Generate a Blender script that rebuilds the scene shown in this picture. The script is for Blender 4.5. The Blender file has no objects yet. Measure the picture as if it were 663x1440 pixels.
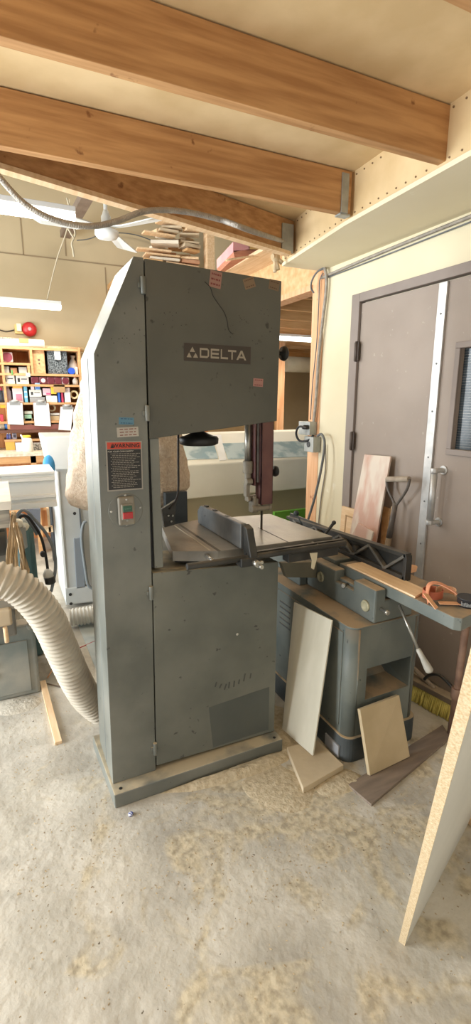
import bpy, bmesh, math, random
from mathutils import Vector, Matrix, noise
random.seed(7)
SC=bpy.context.scene; COL=SC.collection
V=Vector
# ---------------------------------------------------------------- camera model (used to measure real positions)
F=690.0; PT=math.radians(12.9); H=1.56; YAW=math.radians(25.4)
def ray(px,py):
    u=(px-331.5)/F; v=-(py-720)/F
    f=(math.sin(YAW),math.cos(YAW)); r=(math.cos(YAW),-math.sin(YAW))
    hf=math.cos(PT)+v*math.sin(PT)
    return (f[0]*hf+r[0]*u, f[1]*hf+r[1]*u, -math.sin(PT)+v*math.cos(PT))
def on(ax,px,py,val):
    d=ray(px,py); o=(0,0,H); t=(val-o[ax])/d[ax]
    return V([o[i]+d[i]*t for i in range(3)])
def pX(x,y,v): return on(0,x,y,v)
def pY(x,y,v): return on(1,x,y,v)
def pZ(x,y,v): return on(2,x,y,v)
# ---------------------------------------------------------------- materials
def L(c):
    return tuple(((x/255)/12.92 if x/255<=0.04045 else ((x/255+0.055)/1.055)**2.4) for x in c)+(1,)
MATS={}
def mat(name,c1,c2=None,scale=8,rough=.6,metal=0,bump=0,bscale=60,dust=0,dustc=(196,178,146),stretch=None,spots=0,spotc=(40,40,38),emit=0,trans=0,lo=.35,hi=.65,detail=6,alpha=1):
    if name in MATS: return MATS[name]
    m=bpy.data.materials.new(name); m.use_nodes=True; nt=m.node_tree; n=nt.nodes; lk=nt.links
    b=n['Principled BSDF']; b.inputs['Roughness'].default_value=rough; b.inputs['Metallic'].default_value=metal
    b.inputs['Base Color'].default_value=L(c1)
    out=None
    tc=n.new('ShaderNodeTexCoord'); mp=n.new('ShaderNodeMapping'); lk.new(tc.outputs['Object'],mp.inputs[0])
    if stretch: mp.inputs['Scale'].default_value=stretch
    if c2:
        nz=n.new('ShaderNodeTexNoise'); nz.inputs['Scale'].default_value=scale; nz.inputs['Detail'].default_value=detail
        lk.new(mp.outputs[0],nz.inputs['Vector'])
        rp=n.new('ShaderNodeValToRGB'); rp.color_ramp.elements[0].position=lo; rp.color_ramp.elements[1].position=hi
        rp.color_ramp.elements[0].color=L(c1); rp.color_ramp.elements[1].color=L(c2)
        lk.new(nz.outputs[0],rp.inputs[0]); out=rp.outputs[0]
    def mixc(fac,a,bc):
        mx=n.new('ShaderNodeMix'); mx.data_type='RGBA'
        lk.new(fac,mx.inputs[0])
        if a is not None: lk.new(a,mx.inputs[6])
        else: mx.inputs[6].default_value=L(c1)
        mx.inputs[7].default_value=bc; return mx.outputs[2]
    if spots:
        vz=n.new('ShaderNodeTexNoise'); vz.inputs['Scale'].default_value=spots; vz.inputs['Detail'].default_value=3
        lk.new(tc.outputs['Object'],vz.inputs['Vector'])
        r2=n.new('ShaderNodeValToRGB'); r2.color_ramp.elements[0].position=.69; r2.color_ramp.elements[1].position=.74
        r2.color_ramp.elements[0].color=(0,0,0,1); r2.color_ramp.elements[1].color=(.8,.8,.8,1)
        lk.new(vz.outputs[0],r2.inputs[0]); out=mixc(r2.outputs[0],out,L(spotc))
    if dust:
        g=n.new('ShaderNodeNewGeometry'); sp=n.new('ShaderNodeSeparateXYZ'); lk.new(g.outputs['Normal'],sp.inputs[0])
        mr=n.new('ShaderNodeMapRange'); mr.inputs[1].default_value=.55; mr.inputs[2].default_value=.95; mr.inputs[4].default_value=dust
        lk.new(sp.outputs[2],mr.inputs[0])
        dn=n.new('ShaderNodeTexNoise'); dn.inputs['Scale'].default_value=9; dn.inputs['Detail'].default_value=6; lk.new(tc.outputs['Object'],dn.inputs['Vector'])
        r3=n.new('ShaderNodeMapRange'); r3.inputs[1].default_value=.3; r3.inputs[2].default_value=.55; lk.new(dn.outputs[0],r3.inputs[0])
        mu=n.new('ShaderNodeMath'); mu.operation='MULTIPLY'; lk.new(mr.outputs[0],mu.inputs[0]); lk.new(r3.outputs[0],mu.inputs[1])
        out=mixc(mu.outputs[0],out,L(dustc))
    if out is not None: lk.new(out,b.inputs['Base Color'])
    if bump:
        bn=n.new('ShaderNodeTexNoise'); bn.inputs['Scale'].default_value=bscale; bn.inputs['Detail'].default_value=5
        lk.new(mp.outputs[0],bn.inputs['Vector'])
        bp=n.new('ShaderNodeBump'); bp.inputs['Strength'].default_value=bump; bp.inputs['Distance'].default_value=.01
        lk.new(bn.outputs[0],bp.inputs['Height']); lk.new(bp.outputs[0],b.inputs['Normal'])
    if emit:
        b.inputs['Emission Color'].default_value=L(c1); b.inputs['Emission Strength'].default_value=emit
    if trans: b.inputs['Transmission Weight'].default_value=trans
    MATS[name]=m; return m
saw_grey=mat('saw_grey_paint',(93,96,90),(124,125,117),3.2,.36,0,.08,25,dust=.75,spots=34,spotc=(58,59,56))
saw_light=mat('door_grey_paint',(88,91,84),(114,115,106),2.6,.6,0,.06,30,dust=.6,spots=30,spotc=(48,48,45))
saw_shaded=mat('door_paint_shaded',(76,77,70),(90,90,82),3,.55,0,.06,30,spots=26,spotc=(44,43,39))  # darker mix of the door paint; shade on the upper door put into colour
iron=mat('cast_iron',(112,110,105),(142,138,130),4,.36,.4,.1,40,dust=.3,dustc=(172,162,144),stretch=(1.6,.8,1))
iron_dark=mat('dark_iron',(46,46,44),(66,64,60),9,.5,.3,.1,50,dust=.5,dustc=(120,112,98))
steel=mat('steel',(150,148,140),(178,174,164),20,.35,.8)
black=mat('black_plastic',(24,24,24),(36,36,35),20,.5)
blackrub=mat('black_rubber',(40,42,44),None,rough=.7)
maroon=mat('maroon_paint',(88,52,54),(112,74,68),8,.5,0,.05,40,dust=.3)
green_grey=mat('jointer_green_grey',(88,95,91),(110,114,107),5,.55,0,.08,40,dust=.95,dustc=(170,146,116),spots=40,spotc=(50,58,58))
plinth_m=mat('plinth_dark',(54,60,62),(76,80,80),8,.6,0,.1,40,dust=.95,dustc=(196,172,136))
teal=mat('teal_tank',(60,92,94),(84,112,110),6,.5,0,.05,40,dust=.4)
mach_green=mat('left_machine_grey',(118,126,122),(160,156,144),4,.6,0,.08,40,dust=1,dustc=(206,192,170))
conc=mat('floor_dust',(164,158,146),(194,187,172),2.0,.9,0,.5,28,lo=.32,hi=.62,detail=10)
def floor_mat():
    m=conc; nt=m.node_tree; n=nt.nodes; lk=nt.links; b=n['Principled BSDF']
    prev=b.inputs['Base Color'].links[0].from_socket
    tc=n.new('ShaderNodeTexCoord')
    def noise_(s,d,dist=0,lo=.4,hi=.6):
        z=n.new('ShaderNodeTexNoise'); z.inputs['Scale'].default_value=s; z.inputs['Detail'].default_value=d; z.inputs['Distortion'].default_value=dist
        lk.new(tc.outputs['Object'],z.inputs['Vector']); r=n.new('ShaderNodeMapRange'); r.inputs[1].default_value=lo; r.inputs[2].default_value=hi; lk.new(z.outputs[0],r.inputs[0]); return r.outputs[0]
    # sawdust gathers round the two machines
    gr=n.new('ShaderNodeVectorMath'); gr.operation='DISTANCE'; lk.new(tc.outputs['Object'],gr.inputs[0]); gr.inputs[1].default_value=(1.05,1.35,0)
    g=n.new('ShaderNodeMapRange'); g.inputs[1].default_value=1.3; g.inputs[2].default_value=.25; g.inputs[3].default_value=0; g.inputs[4].default_value=.2; lk.new(gr.outputs['Value'],g.inputs[0])
    a=n.new('ShaderNodeMath'); a.operation='ADD'; z=n.new('ShaderNodeTexNoise'); z.inputs['Scale'].default_value=3.6; z.inputs['Detail'].default_value=9; z.inputs['Distortion'].default_value=1.6; lk.new(tc.outputs['Object'],z.inputs['Vector'])
    lk.new(z.outputs[0],a.inputs[0]); lk.new(g.outputs[0],a.inputs[1])
    ms=n.new('ShaderNodeMapRange'); ms.inputs[1].default_value=.62; ms.inputs[2].default_value=.74; lk.new(a.outputs[0],ms.inputs[0])
    def mix(f,a_,c):
        x=n.new('ShaderNodeMix'); x.data_type='RGBA'; lk.new(f,x.inputs[0]); lk.new(a_,x.inputs[6])
        if isinstance(c,tuple): x.inputs[7].default_value=L(c)
        else: lk.new(c,x.inputs[7])
        return x.outputs[2]
    gn=n.new('ShaderNodeTexNoise'); gn.inputs['Scale'].default_value=38; gn.inputs['Detail'].default_value=4; lk.new(tc.outputs['Object'],gn.inputs['Vector'])
    cr=n.new('ShaderNodeValToRGB'); cr.color_ramp.elements[0].color=L((158,146,124)); cr.color_ramp.elements[1].color=L((196,183,156)); cr.color_ramp.elements[0].position=.35; cr.color_ramp.elements[1].position=.6; lk.new(gn.outputs[0],cr.inputs[0])
    c=mix(noise_(2.2,9,1.0,.45,.8),prev,(140,132,118))
    c=mix(noise_(4.5,10,.6,.45,.8),c,(210,203,189))
    c=mix(ms.outputs[0],c,cr.outputs[0])
    c=mix(noise_(55,2,0,.72,.76),c,(96,84,68))
    lk.new(c,b.inputs['Base Color'])
floor_mat()
drywall=mat('drywall_cream',(222,210,178),(230,219,190),1.4,.85,0,.03,20,spots=7,spotc=(242,234,212))
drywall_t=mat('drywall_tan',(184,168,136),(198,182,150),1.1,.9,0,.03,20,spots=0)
ceil_m=mat('ceiling_board',(206,178,132),(224,198,154),4,.9,0,.05,30)
joist_m=mat('joist_wood',(170,124,78),(200,154,104),3,.75,0,.05,40,stretch=(1,14,14),spots=14,spotc=(120,74,40))
stud_m=mat('stud_wood',(216,160,116),(232,186,144),3,.75,0,.05,40,stretch=(12,12,1),spots=16,spotc=(170,104,72))
osb=mat('osb',(206,162,112),(228,190,142),20,.8,0,.1,60)
door_m=mat('door_taupe',(150,136,124),(162,148,136),2.2,.6,0,.04,20,spots=30,spotc=(180,168,154))
frame_m=mat('door_frame_taupe',(134,122,114),(146,134,126),3,.6,0,.04,20)
alu=mat('aluminium',(178,178,176),(206,204,200),12,.45,.5,.03,50)
white_p=mat('white_paint',(226,230,228),(240,242,240),3,.45,0,.02,30,dust=.15)
cream_p=mat('cream_white',(226,224,206),(238,236,220),2,.5,0,.02,30)
cream_shaded=mat('cream_shaded_panel',(190,180,150),(200,190,160),2,.6)  # cream darkened to beige, the shade under the cover put into colour
lgrey=mat('light_grey_paint',(176,180,178),(190,192,190),4,.5,0,.03,30,dust=.3)
tan_wood=mat('tan_wood',(206,160,108),(224,182,130),4,.75,0,.05,40,stretch=(1,8,8))
orange_wood=mat('orange_wood',(176,112,60),(200,136,78),4,.75,0,.05,40,stretch=(1,8,8))
pine=mat('pine',(222,186,142),(236,206,168),5,.7,0,.04,40,stretch=(10,1,10))
mdf=mat('mdf',(184,164,130),(200,180,146),5,.85,0,.05,50,dust=.5)
dirtyboard=mat('dusty_board',(176,158,130),(198,180,150),4,.9,0,.1,40)
darkboard=mat('dark_board',(116,102,90),(140,124,108),5,.8,0,.08,40,stretch=(1,6,6))
pale_panel=mat('pale_panel',(194,188,168),(212,206,188),2.4,.55,0,.03,30,stretch=(4,4,1))
chip=mat('particle_board',(220,200,164),(196,168,128),220,.85,0,.2,120,spots=130,spotc=(246,226,190))
melamine=mat('melamine_grey',(188,186,176),(200,198,188),3,.5)
hose_m=mat('hose_tan',(164,152,134),(186,176,158),10,.7,0,.05,40,dust=.4,dustc=(206,196,180))
hose_w=mat('hose_white',(200,198,190),(216,214,206),10,.6)
fleece=mat('fleece',(214,190,164),(232,214,192),70,1,0,1,170,detail=3)
leather=mat('leather_tan',(214,160,118),(226,178,138),9,.6,0,.06,60)
leather_r=mat('leather_rust',(170,90,62),(200,122,90),9,.6,0,.06,60)
conduit_m=mat('conduit_grey',(150,142,132),(172,164,152),30,.5,.3,.6,160)
cable_m=mat('cable_grey',(88,92,94),(110,112,112),14,.6)
box_m=mat('galvanised',(150,154,152),(176,178,174),14,.45,.4)
rope_m=mat('rope',(196,184,158),None,rough=.9)
rag_m=mat('rag',(186,164,128),(210,190,158),20,1,0,.4,60)
paper=mat('paper_white',(236,238,238),None,rough=.8)
red=mat('red_plastic',(176,30,34),(196,48,48),8,.4)
rustm=mat('rusty_pipe',(112,84,68),(140,110,90),14,.7,.2,.1,60)
wood_old=mat('old_handle_wood',(132,114,92),(160,142,118),9,.8,0,.1,50,stretch=(6,6,1))
glassm=mat('wired_glass',(44,52,58),(70,80,86),8,.15,0,.02,60)
glaze=mat('cloudy_glass',(150,176,184),(196,214,216),7,.12,0,.05,18,lo=.4,hi=.55)
bristle=mat('yellow_bristle',(196,176,84),(220,202,110),30,.8)
def flat(r,g,b,rough=.6): return mat('paint_%d_%d_%d'%(r,g,b),(r,g,b),rough=rough)
# ---------------------------------------------------------------- mesh helpers
class MB:
    def __init__(s): s.bm=bmesh.new()
    def prism(s,pts,ext):
        pts=[V(p) for p in pts]; ext=V(ext)
        a=[s.bm.verts.new(p) for p in pts]; b=[s.bm.verts.new(p+ext) for p in pts]; n=len(a)
        s.bm.faces.new(a); s.bm.faces.new(b[::-1])
        for i in range(n): s.bm.faces.new((a[i],b[i],b[(i+1)%n],a[(i+1)%n]))
        return s
    def box(s,a,b,rz=0,c=None,rot=None):
        a=V(a);b=V(b); pts=[V((x,y,z)) for x in(a.x,b.x) for y in (a.y,b.y) for z in (a.z,b.z)]
        if rz or rot:
            c=V(c) if c is not None else (a+b)/2
            R=rot if rot else Matrix.Rotation(rz,3,'Z'); pts=[c+R@(p-c) for p in pts]
        v=[s.bm.verts.new(p) for p in pts]
        for f in((0,1,3,2),(4,6,7,5),(0,4,5,1),(2,3,7,6),(0,2,6,4),(1,5,7,3)): s.bm.faces.new([v[i] for i in f])
        return s
    def bar(s,p,q,w,h,up=(0,0,1)):
        p=V(p);q=V(q);d=(q-p).normalized();u=V(up);r=d.cross(u).normalized();u=r.cross(d).normalized()
        return s.prism([p+r*w/2+u*h/2,p-r*w/2+u*h/2,p-r*w/2-u*h/2,p+r*w/2-u*h/2],q-p)
    def ring(s,c,n,r,seg,ref=None):
        n=V(n).normalized(); x=V(ref) if ref is not None else (V((0,0,1)) if abs(n.z)<.9 else V((1,0,0)))
        x=(x-n*x.dot(n)).normalized(); y=n.cross(x)
        return [s.bm.verts.new(V(c)+x*r*math.cos(2*math.pi*i/seg)+y*r*math.sin(2*math.pi*i/seg)) for i in range(seg)]
    def skin(s,rings,caps=True,smooth=True):
        k=len(rings[0])
        for a,b in zip(rings,rings[1:]):
            for i in range(k):
                f=s.bm.faces.new((a[i],a[(i+1)%k],b[(i+1)%k],b[i])); f.smooth=smooth
        if caps: s.bm.faces.new(rings[0][::-1]); s.bm.faces.new(rings[-1])
    def lathe(s,c,axis,prof,seg=20):
        axis=V(axis).normalized(); s.skin([s.ring(V(c)+axis*t,axis,max(r,1e-4),seg) for t,r in prof]); return s
    def cyl(s,p,q,r,seg=14,r2=None):
        p=V(p);q=V(q); s.lathe(p,q-p,[(0,r),((q-p).length,r if r2 is None else r2)],seg); return s
    def tube(s,pts,r,seg=10,sub=6,rf=None):
        pts=smooth(pts,sub)
        if rf:
            step=.0035 if r>.02 else .0025; out=[pts[0]]; acc=0
            for a,b in zip(pts,pts[1:]):
                d=(b-a).length; 
                while acc+d>=step:
                    a=a.lerp(b,(step-acc)/d); out.append(a); d=(b-a).length; acc=0
                acc+=d
            pts=out
        ref=V((.13,.31,.94)); R=[]; L_=0
        for i,p in enumerate(pts):
            d=(pts[min(i+1,len(pts)-1)]-pts[max(i-1,0)]).normalized()
            if i: L_+=(p-pts[i-1]).length
            rr=rf(L_,i/(len(pts)-1)) if rf else r
            ref=(ref-d*ref.dot(d)).normalized(); R.append(s.ring(p,d,rr,seg,ref))
        s.skin(R); return s
    def sphere(s,c,r,sc=(1,1,1),seg=16):
        prof=[(-r*math.cos(math.pi*k/10),max(r*math.sin(math.pi*k/10),1e-4)) for k in range(11)]
        R=[]
        for t,q in prof:
            ring=[s.bm.verts.new(V(c)+V((q*math.cos(2*math.pi*i/seg)*sc[0],q*math.sin(2*math.pi*i/seg)*sc[1],t*sc[2]))) for i in range(seg)]
            R.append(ring)
        s.skin(R); return s
    def build(s,name,m,parent=None,bevel=0,label=None,seg=2):
        bmesh.ops.recalc_face_normals(s.bm,faces=s.bm.faces)
        me=bpy.data.meshes.new(name); s.bm.to_mesh(me); s.bm.free(); me.materials.append(m)
        o=bpy.data.objects.new(name,me); COL.objects.link(o)
        if bevel:
            md=o.modifiers.new('b','BEVEL'); md.width=bevel; md.segments=seg; md.limit_method='ANGLE'; md.angle_limit=.6
            md.harden_normals=False
        if parent is not None:
            o.parent=parent; o.matrix_parent_inverse=Matrix.Translation(-parent.location)
        if label: o['label']=label
        return o
def smooth(pts,sub):
    pts=[V(p) for p in pts]
    if sub<2 or len(pts)<3: return pts
    out=[]
    for i in range(len(pts)-1):
        a=pts[max(i-1,0)];b=pts[i];c=pts[i+1];d=pts[min(i+2,len(pts)-1)]
        for k in range(sub):
            t=k/sub; out.append(.5*((2*b)+(c-a)*t+(2*a-5*b+4*c-d)*t*t+(3*b-a-3*c+d)*t**3))
    out.append(pts[-1]); return out
def tag(o,label=None,cat=None,group=None,kind=None):
    if label:o['label']=label
    if cat:o['category']=cat
    if group:o['group']=group
    if kind:o['kind']=kind
    return o
def thing(name,loc,label,cat,group=None):
    o=bpy.data.objects.new(name,None); o.empty_display_size=.05; COL.objects.link(o); o.location=V(loc); return tag(o,label,cat,group)
def struct(o,label=None): return tag(o,label,None,None,'structure')
def text(s,size,o,right,up,m,parent,depth=.0006,name='lettering',label=None,bold=0):
    cu=bpy.data.curves.new('t','FONT'); cu.body=s; cu.size=size; cu.extrude=depth/2; cu.align_x='CENTER'; cu.align_y='CENTER'; cu.offset=bold
    to=bpy.data.objects.new('t',cu); COL.objects.link(to)
    dg=bpy.context.evaluated_depsgraph_get(); me=bpy.data.meshes.new_from_object(to.evaluated_get(dg)); bpy.data.objects.remove(to)
    r=V(right).normalized(); u=V(up).normalized(); n=r.cross(u)
    M=Matrix((( r.x,u.x,n.x,o[0]),(r.y,u.y,n.y,o[1]),(r.z,u.z,n.z,o[2]),(0,0,0,1)))
    me.transform(M); me.materials.clear(); me.materials.append(m)
    ob=bpy.data.objects.new(name,me); COL.objects.link(ob)
    if parent is not None: ob.parent=parent; ob.matrix_parent_inverse=Matrix.Translation(-world(parent))
    if label: ob['label']=label
    return ob
def world(o):
    v=V(o.location)
    while o.parent: o=o.parent; v=v+V(o.location)
    return v
# sub-parts: parent is a mesh child whose own location is 0 relative to a shifted root; keep world placement
_b=MB.build
def build(s,name,m,parent=None,bevel=0,label=None,seg=2):
    o=_b(s,name,m,None,bevel,label,seg)
    if parent is not None: attach(o,parent)
    return o
def attach(o,parent):
    o.parent=parent
    # evaluate the parent's world matrix by hand (only translations on roots are used)
    W=Matrix.Identity(4); q=parent; chain=[]
    while q: chain.append(q); q=q.parent
    for q in reversed(chain):
        W=W@(q.matrix_parent_inverse if q.parent else Matrix.Identity(4))@Matrix.Translation(q.location)
    o.matrix_parent_inverse=W.inverted()
    return o
MB.build=build
def text2(*a,**k):
    par=a[6] if len(a)>6 else k.pop('parent'); a=a[:6]+(None,)+a[7:]
    o=text(*a,**k)
    if par is not None: attach(o,par)
    return o
DY=V((0,1,0)); X1=V((1,0,0)); Z1=V((0,0,1))

# ================================================================= SETTING
WX=2.10
struct(MB().box((-5,-1.5,-.1),(12,10,0)).build('floor',conc))
struct(MB().box((WX,-1.5,0),(WX+.14,3.0,2.8)).build('wall_right',drywall))
struct(MB().box((-5,6,0),(2.35,6.15,4.4)).box((2.35,6,2.7),(8,6.15,4.4)).build('wall_back',drywall_t))
struct(MB().box((2.35,9.4,0),(12,9.5,2.7)).build('wall_far_room',drywall_t))
struct(MB().box((2.35,6,0),(2.45,9.4,2.7)).build('wall_far_side',drywall_t))
struct(MB().box((-5,2.95,4.3),(6,6.2,4.4)).build('ceiling',drywall_t))
struct(MB().box((2.14,5.0,2.64),(4.6,5.1,4.3)).build('wall_loft',drywall_t))
# drywall seams on the back wall
sm=MB(); sl=flat(150,132,104)
for a,b in (((30,358),(175,376)),):
    p=pY(*a,5.995);q=pY(*b,5.995); sm.bar((p.x-1.2,5.997,p.z-.0),(q.x+.9,5.997,p.z),.004,.012,up=(0,0,1))
for px,y0,y1 in ((28,300,358),(93,360,300),(148,376,440)):
    p=pY(px,y0,5.997);q=pY(px,y1,5.997); sm.bar((p.x,5.997,p.z),(p.x,5.997,q.z),.012,.004,up=(0,1,0))
sd=sm.build('trim_1',sl); struct(sd)
# soffit under the ceiling edge along the right wall
struct(MB().prism([(1.79,3.05,2.42),(2.1,3.05,2.42),(2.1,-1.5,2.42),(1.5,-1.5,2.42),(1.62,1.2,2.42),(1.68,2.25,2.42)],(0,0,.02)).build('trim_2',drywall))
led=MB().prism([(1.79,3.05,2.4405),(1.68,2.25,2.4405),(1.62,1.2,2.4405),(1.5,-1.5,2.4405),(1.54,-1.5,2.4405),(1.66,1.2,2.4405),(1.72,2.25,2.4405),(1.83,3.05,2.4405)],(0,0,.2))
struct(led.build('trim_3',ceil_m))
nm=MB()
for k in range(40):
    y=3.0-k*.06; t=(3.05-y)/.8; x=1.79-.11*min(t,1)-(0.06*max(0,(2.25-y))/1.05)
    for z in (2.455,2.62): nm.cyl((x-.004,y,z),(x+.004,y,z),.004,6)
struct(nm.build('trim_4',flat(120,92,60)))
# deck and joists
struct(MB().prism([(1.8,3.0,2.64),(1.8,-1.5,2.64),(-3,-1.5,2.64),(-3,1.42,2.64)],(0,0,.03)).build('ceiling',ceil_m))
def joist(p,q,h=.185,w=.042,name='ceiling_joist'):
    p=V(p);q=V(q)
    return MB().bar(p+V((0,0,h/2)),q+V((0,0,h/2)),w,h).build(name,joist_m,bevel=.002)
J=[joist((1.77,2.90,2.45),(-3.0,1.40,2.45))]
for y in (2.20,1.60,1.0,.4,-.2): J.append(joist((1.66 if y>1.5 else 1.58,y,2.45),(-1.15 if y>1.9 else -3.0,y,2.45)))
for j in J: struct(j)
struct(MB().bar((1.72,2.86,2.44),(-3.0,1.375,2.44),.05,.02).build('trim_5',pine))
hg=MB(); hg.box((1.66,2.835,2.44),(1.74,2.842,2.60)); hg.box((1.60,2.178,2.44),(1.66,2.222,2.448)); hg.box((1.60,2.172,2.448),(1.64,2.177,2.62))
struct(hg.build('trim_6',box_m))
# stud at the wall end, header over the wide opening
struct(MB().box((2.095,3.0,0),(2.24,3.14,2.42)).build('trim_7',stud_m,bevel=.003))
struct(MB().box((2.1,3.06,2.33),(2.16,6.0,2.62)).build('trim_8',osb))
struct(MB().box((2.08,3.145,2.31),(2.2,6.0,2.35)).build('trim_9',stud_m,bevel=.002))
# ceiling and joists of the next room
struct(MB().box((2.16,3.15,2.6),(12,9.4,2.63)).build('ceiling',drywall))
for k in range(12):
    y=3.6+k*.5; struct(MB().box((2.2,y,2.36),(12,y+.045,2.6)).build('ceiling_joist',tan_wood))
# ---------------- doors
def door_leaf(name,y0,y1,win=None,x=WX-.02,z1=2.13):
    mb=MB()
    if not win: mb.box((x-.012,y0,.01),(x+.03,y1,z1))
    else:
        a,b,c,d=win
        mb.box((x-.012,y0,.01),(x+.03,y1,c)); mb.box((x-.012,y0,d),(x+.03,y1,z1)); mb.box((x-.012,b,c),(x+.03,y1,d)); mb.box((x-.012,y0,a),(x+.03,a,d)) if False else mb.box((x-.012,y0,c),(x+.03,a,d))
    return struct(mb.build(name,door_m))
# frame
yj=pX(497,560,WX).y
fr=MB(); yin=yj-.075
fr.box((WX-.05,yin,0),(WX+.0,yj+.0,2.19)); fr.box((WX-.05,.35,2.14),(WX,yin,2.19+.0)); fr.box((WX-.05,.27,0),(WX,.35,2.19))
struct(fr.build('trim_10',frame_m,bevel=.003))
yast=1.93
d1=door_leaf('door_1',yast+.0,yin-.004)
wa_,wb_,wc_,wd_=.75,pX(650,560,WX).y,pX(652,632,WX).z,pX(656,490,WX).z
d2=door_leaf('door_2',.36,yast-.006,win=(wa_,wb_,wc_,wd_))
for z in (1.85,1.30,.35):
    h=MB().cyl((WX-.056,yin-.002,z-.06),(WX-.056,yin-.002,z+.06),.009,10); h.box((WX-.055,yin-.02,z-.055),(WX-.049,yin+.02,z+.055))
    h.build('door_hinge',flat(74,62,54),d1)
ast=MB().box((WX-.045,yast-.030,.02),(WX-.032,yast+.022,2.128)).build('astragal_strip',alu,d1,.001,label='bare aluminium strip')
ss=MB()
for k in range(8): ss.cyl((WX-.047,yast-.005,.3+k*.24),(WX-.044,yast-.005,.3+k*.24),.005,8)
ss.build('screw',flat(110,110,108),ast)
wf=MB(); a,b,c,d=wa_,wb_,wc_,wd_
wf.box((WX-.045,a-.03,c-.03),(WX-.03,b+.03,c)); wf.box((WX-.045,a-.03,d),(WX-.03,b+.03,d+.03)); wf.box((WX-.045,a-.03,c),(WX-.03,a,d)); wf.box((WX-.045,b,c),(WX-.03,b+.03,d))
wf.build('window_bead',frame_m,d2,.003)
gp=MB().box((WX-.012,a,c),(WX-.004,b,d)).build('window_pane',glassm,d2)
wr=MB()
for k in range(1,42): wr.box((WX-.0135,a,c+k*.0127),(WX-.0125,b,c+k*.0127+.0006))
for k in range(1,66): wr.box((WX-.0135,a+k*.0129,c),(WX-.0125,a+k*.0129+.0006,d))
wr.build('glass_wire',steel,gp)
# handle
hy=pX(613,660,WX-.08).y; ht=pX(616,662,WX-.08).z; hb=pX(608,735,WX-.08).z
hd=MB().cyl((WX-.085,hy,hb+.01),(WX-.085,hy,ht-.01),.0165,14).build('pull_handle',alu,d2,label='dusty metal pull handle')
for z in (ht,hb): MB().cyl((WX-.09,hy,z-.012),(WX-.09,hy,z+.012),.019,14).cyl((WX-.09,hy,z),(WX-.034,hy-.012,z),.013,12).cyl((WX-.04,hy-.012,z),(WX-.031,hy-.012,z),.024,16).build('handle_mount',alu,hd,.002)

# ================================================================= BAND SAW
YF=1.717; YB=2.0
S=lambda x,y,o=0:pY(x,y,YF-o)
bs=thing('band_saw',(.64,1.85,0),'large grey upright band saw with dusty base and cast table, standing in the middle','band saw')
b0=pY(163,1121,1.657); b1=pY(398,1038,1.657)
base=MB().prism([(b0.x-.005,1.657,.0),(b1.x,1.657,.0),(b1.x+.005,2.05,.0),(b0.x-.022,2.05,.0)],(0,0,.062)).build('base_plate',saw_grey,bs,.004,label='wide grey base plate covered in sawdust')
for (x,y) in ((b0.x+.025,1.682),(b1.x-.03,1.682),(b1.x-.03,2.02)): MB().cyl((x,y,.0615),(x,y,.0632),.007,12).build('bolt_hole',black,base)
q=lambda *pp:[S(*p) for p in pp]
colp=q((159,1103),(145,800),(132,497),(188,360),(201,362)); colp+= [V((S(202,362).x,YF,S(202,362).z)),S(208,610),S(213.5,805),S(219,1079)]
for v in colp:
    if v.z<.1: v.z=.062
MB().prism(colp,(0,YB-YF,0)).build('column',saw_grey,bs,.004,label='tall grey column with a chamfered top corner')
# side seam strip
sp=MB(); 
for (x,z0,z1) in ((.2705,.07,1.0),):
    sp.bar((.2735,1.845,.07),(.3015,1.845,1.70),.003,.006,up=(0,1,0))
sp.build('panel_seam',flat(120,124,122),bs)
# rear covers (upper & lower wheel housings) and doors
uh=q((204,366),(394,397),(388.5,589),(211,615)); MB().prism([p+V((0,.03,0)) for p in uh],(0,YB-YF-.03,0)).build('upper_wheel_housing',saw_grey,bs,.004)
lh=q((216,806),(391,790),(386.5,1029),(221,1077)); 
lh[2].z=lh[3].z=.062
MB().prism([p+V((0,.03,0)) for p in lh],(0,YB-YF-.03,0)).build('lower_wheel_housing',saw_grey,bs,.004)
ud=MB().prism(q((203.5,363),(396.7,395),(390,592),(210.5,617.5)),(0,.028,0)).build('upper_door',saw_shaded,bs,.003,label='upper door with a maker plate and scribbled stickers')
ld=MB().prism(q((215,806),(392,790),(386,1028),(220.5,1077)),(0,.028,0)).build('lower_door',saw_light,bs,.003,label='plain lower door with a darker patch near its foot')
MB().prism([S(x,y,.0006) for x,y in ((294,995),(379,966),(378,1026),(300,1051))],(0,.0006,0)).build('painted_patch',mat('patch_blue_grey',(74,79,76),(84,88,84),4,.5),ld)
# dust port at the back
MB().cyl((.48,2.0,.25),(.48,2.03,.25),.075,24).build('dust_port',saw_grey,bs)
wmk=MB(); wmk.lathe(S(334,892,.001),(0,-1,0),[(0,.006),(.0008,.005)],7); wmk.build('paint_spot',flat(190,188,178),ld,label='small white paint spot')
fmk=MB()
for k,(x,y) in enumerate(((303,966),(309,968),(316,970),(322,968),(329,966),(336,962),(343,958),(352,954))): fmk.bar(S(x,y,.0012),S(x+random.uniform(1,4),y-random.uniform(6,12),.0012),.0004,.006,up=(1,0,0))
fmk.build('wipe_marks',flat(72,74,69),ld)
# throat post
MB().box((S(210.5,617).x+.004,YF+.012,.935),(S(225,617).x,YB-.01,1.425)).build('throat_post',saw_grey,bs,.002)
MB().box((S(209,617).x-.004,YF+.03,.935),(S(212,617).x+.006,YB-.02,1.425)).build('shadow_gap',black,bs)  # black filler that paints the shade between column and post
# hinges
for (x,y) in ((201.5,401),(207.5,581),(213,834),(218.5,1053)):
    c=S(x,y,.006); l=.027
    hm=MB().cyl(c-Z1*l,c+Z1*l,.0085,12); hm.box(c+V((-.016,.0,-l*.3)),c+V((0,.008,l*.3)))
    hm.build('door_hinge',saw_grey,bs,.001)
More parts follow.
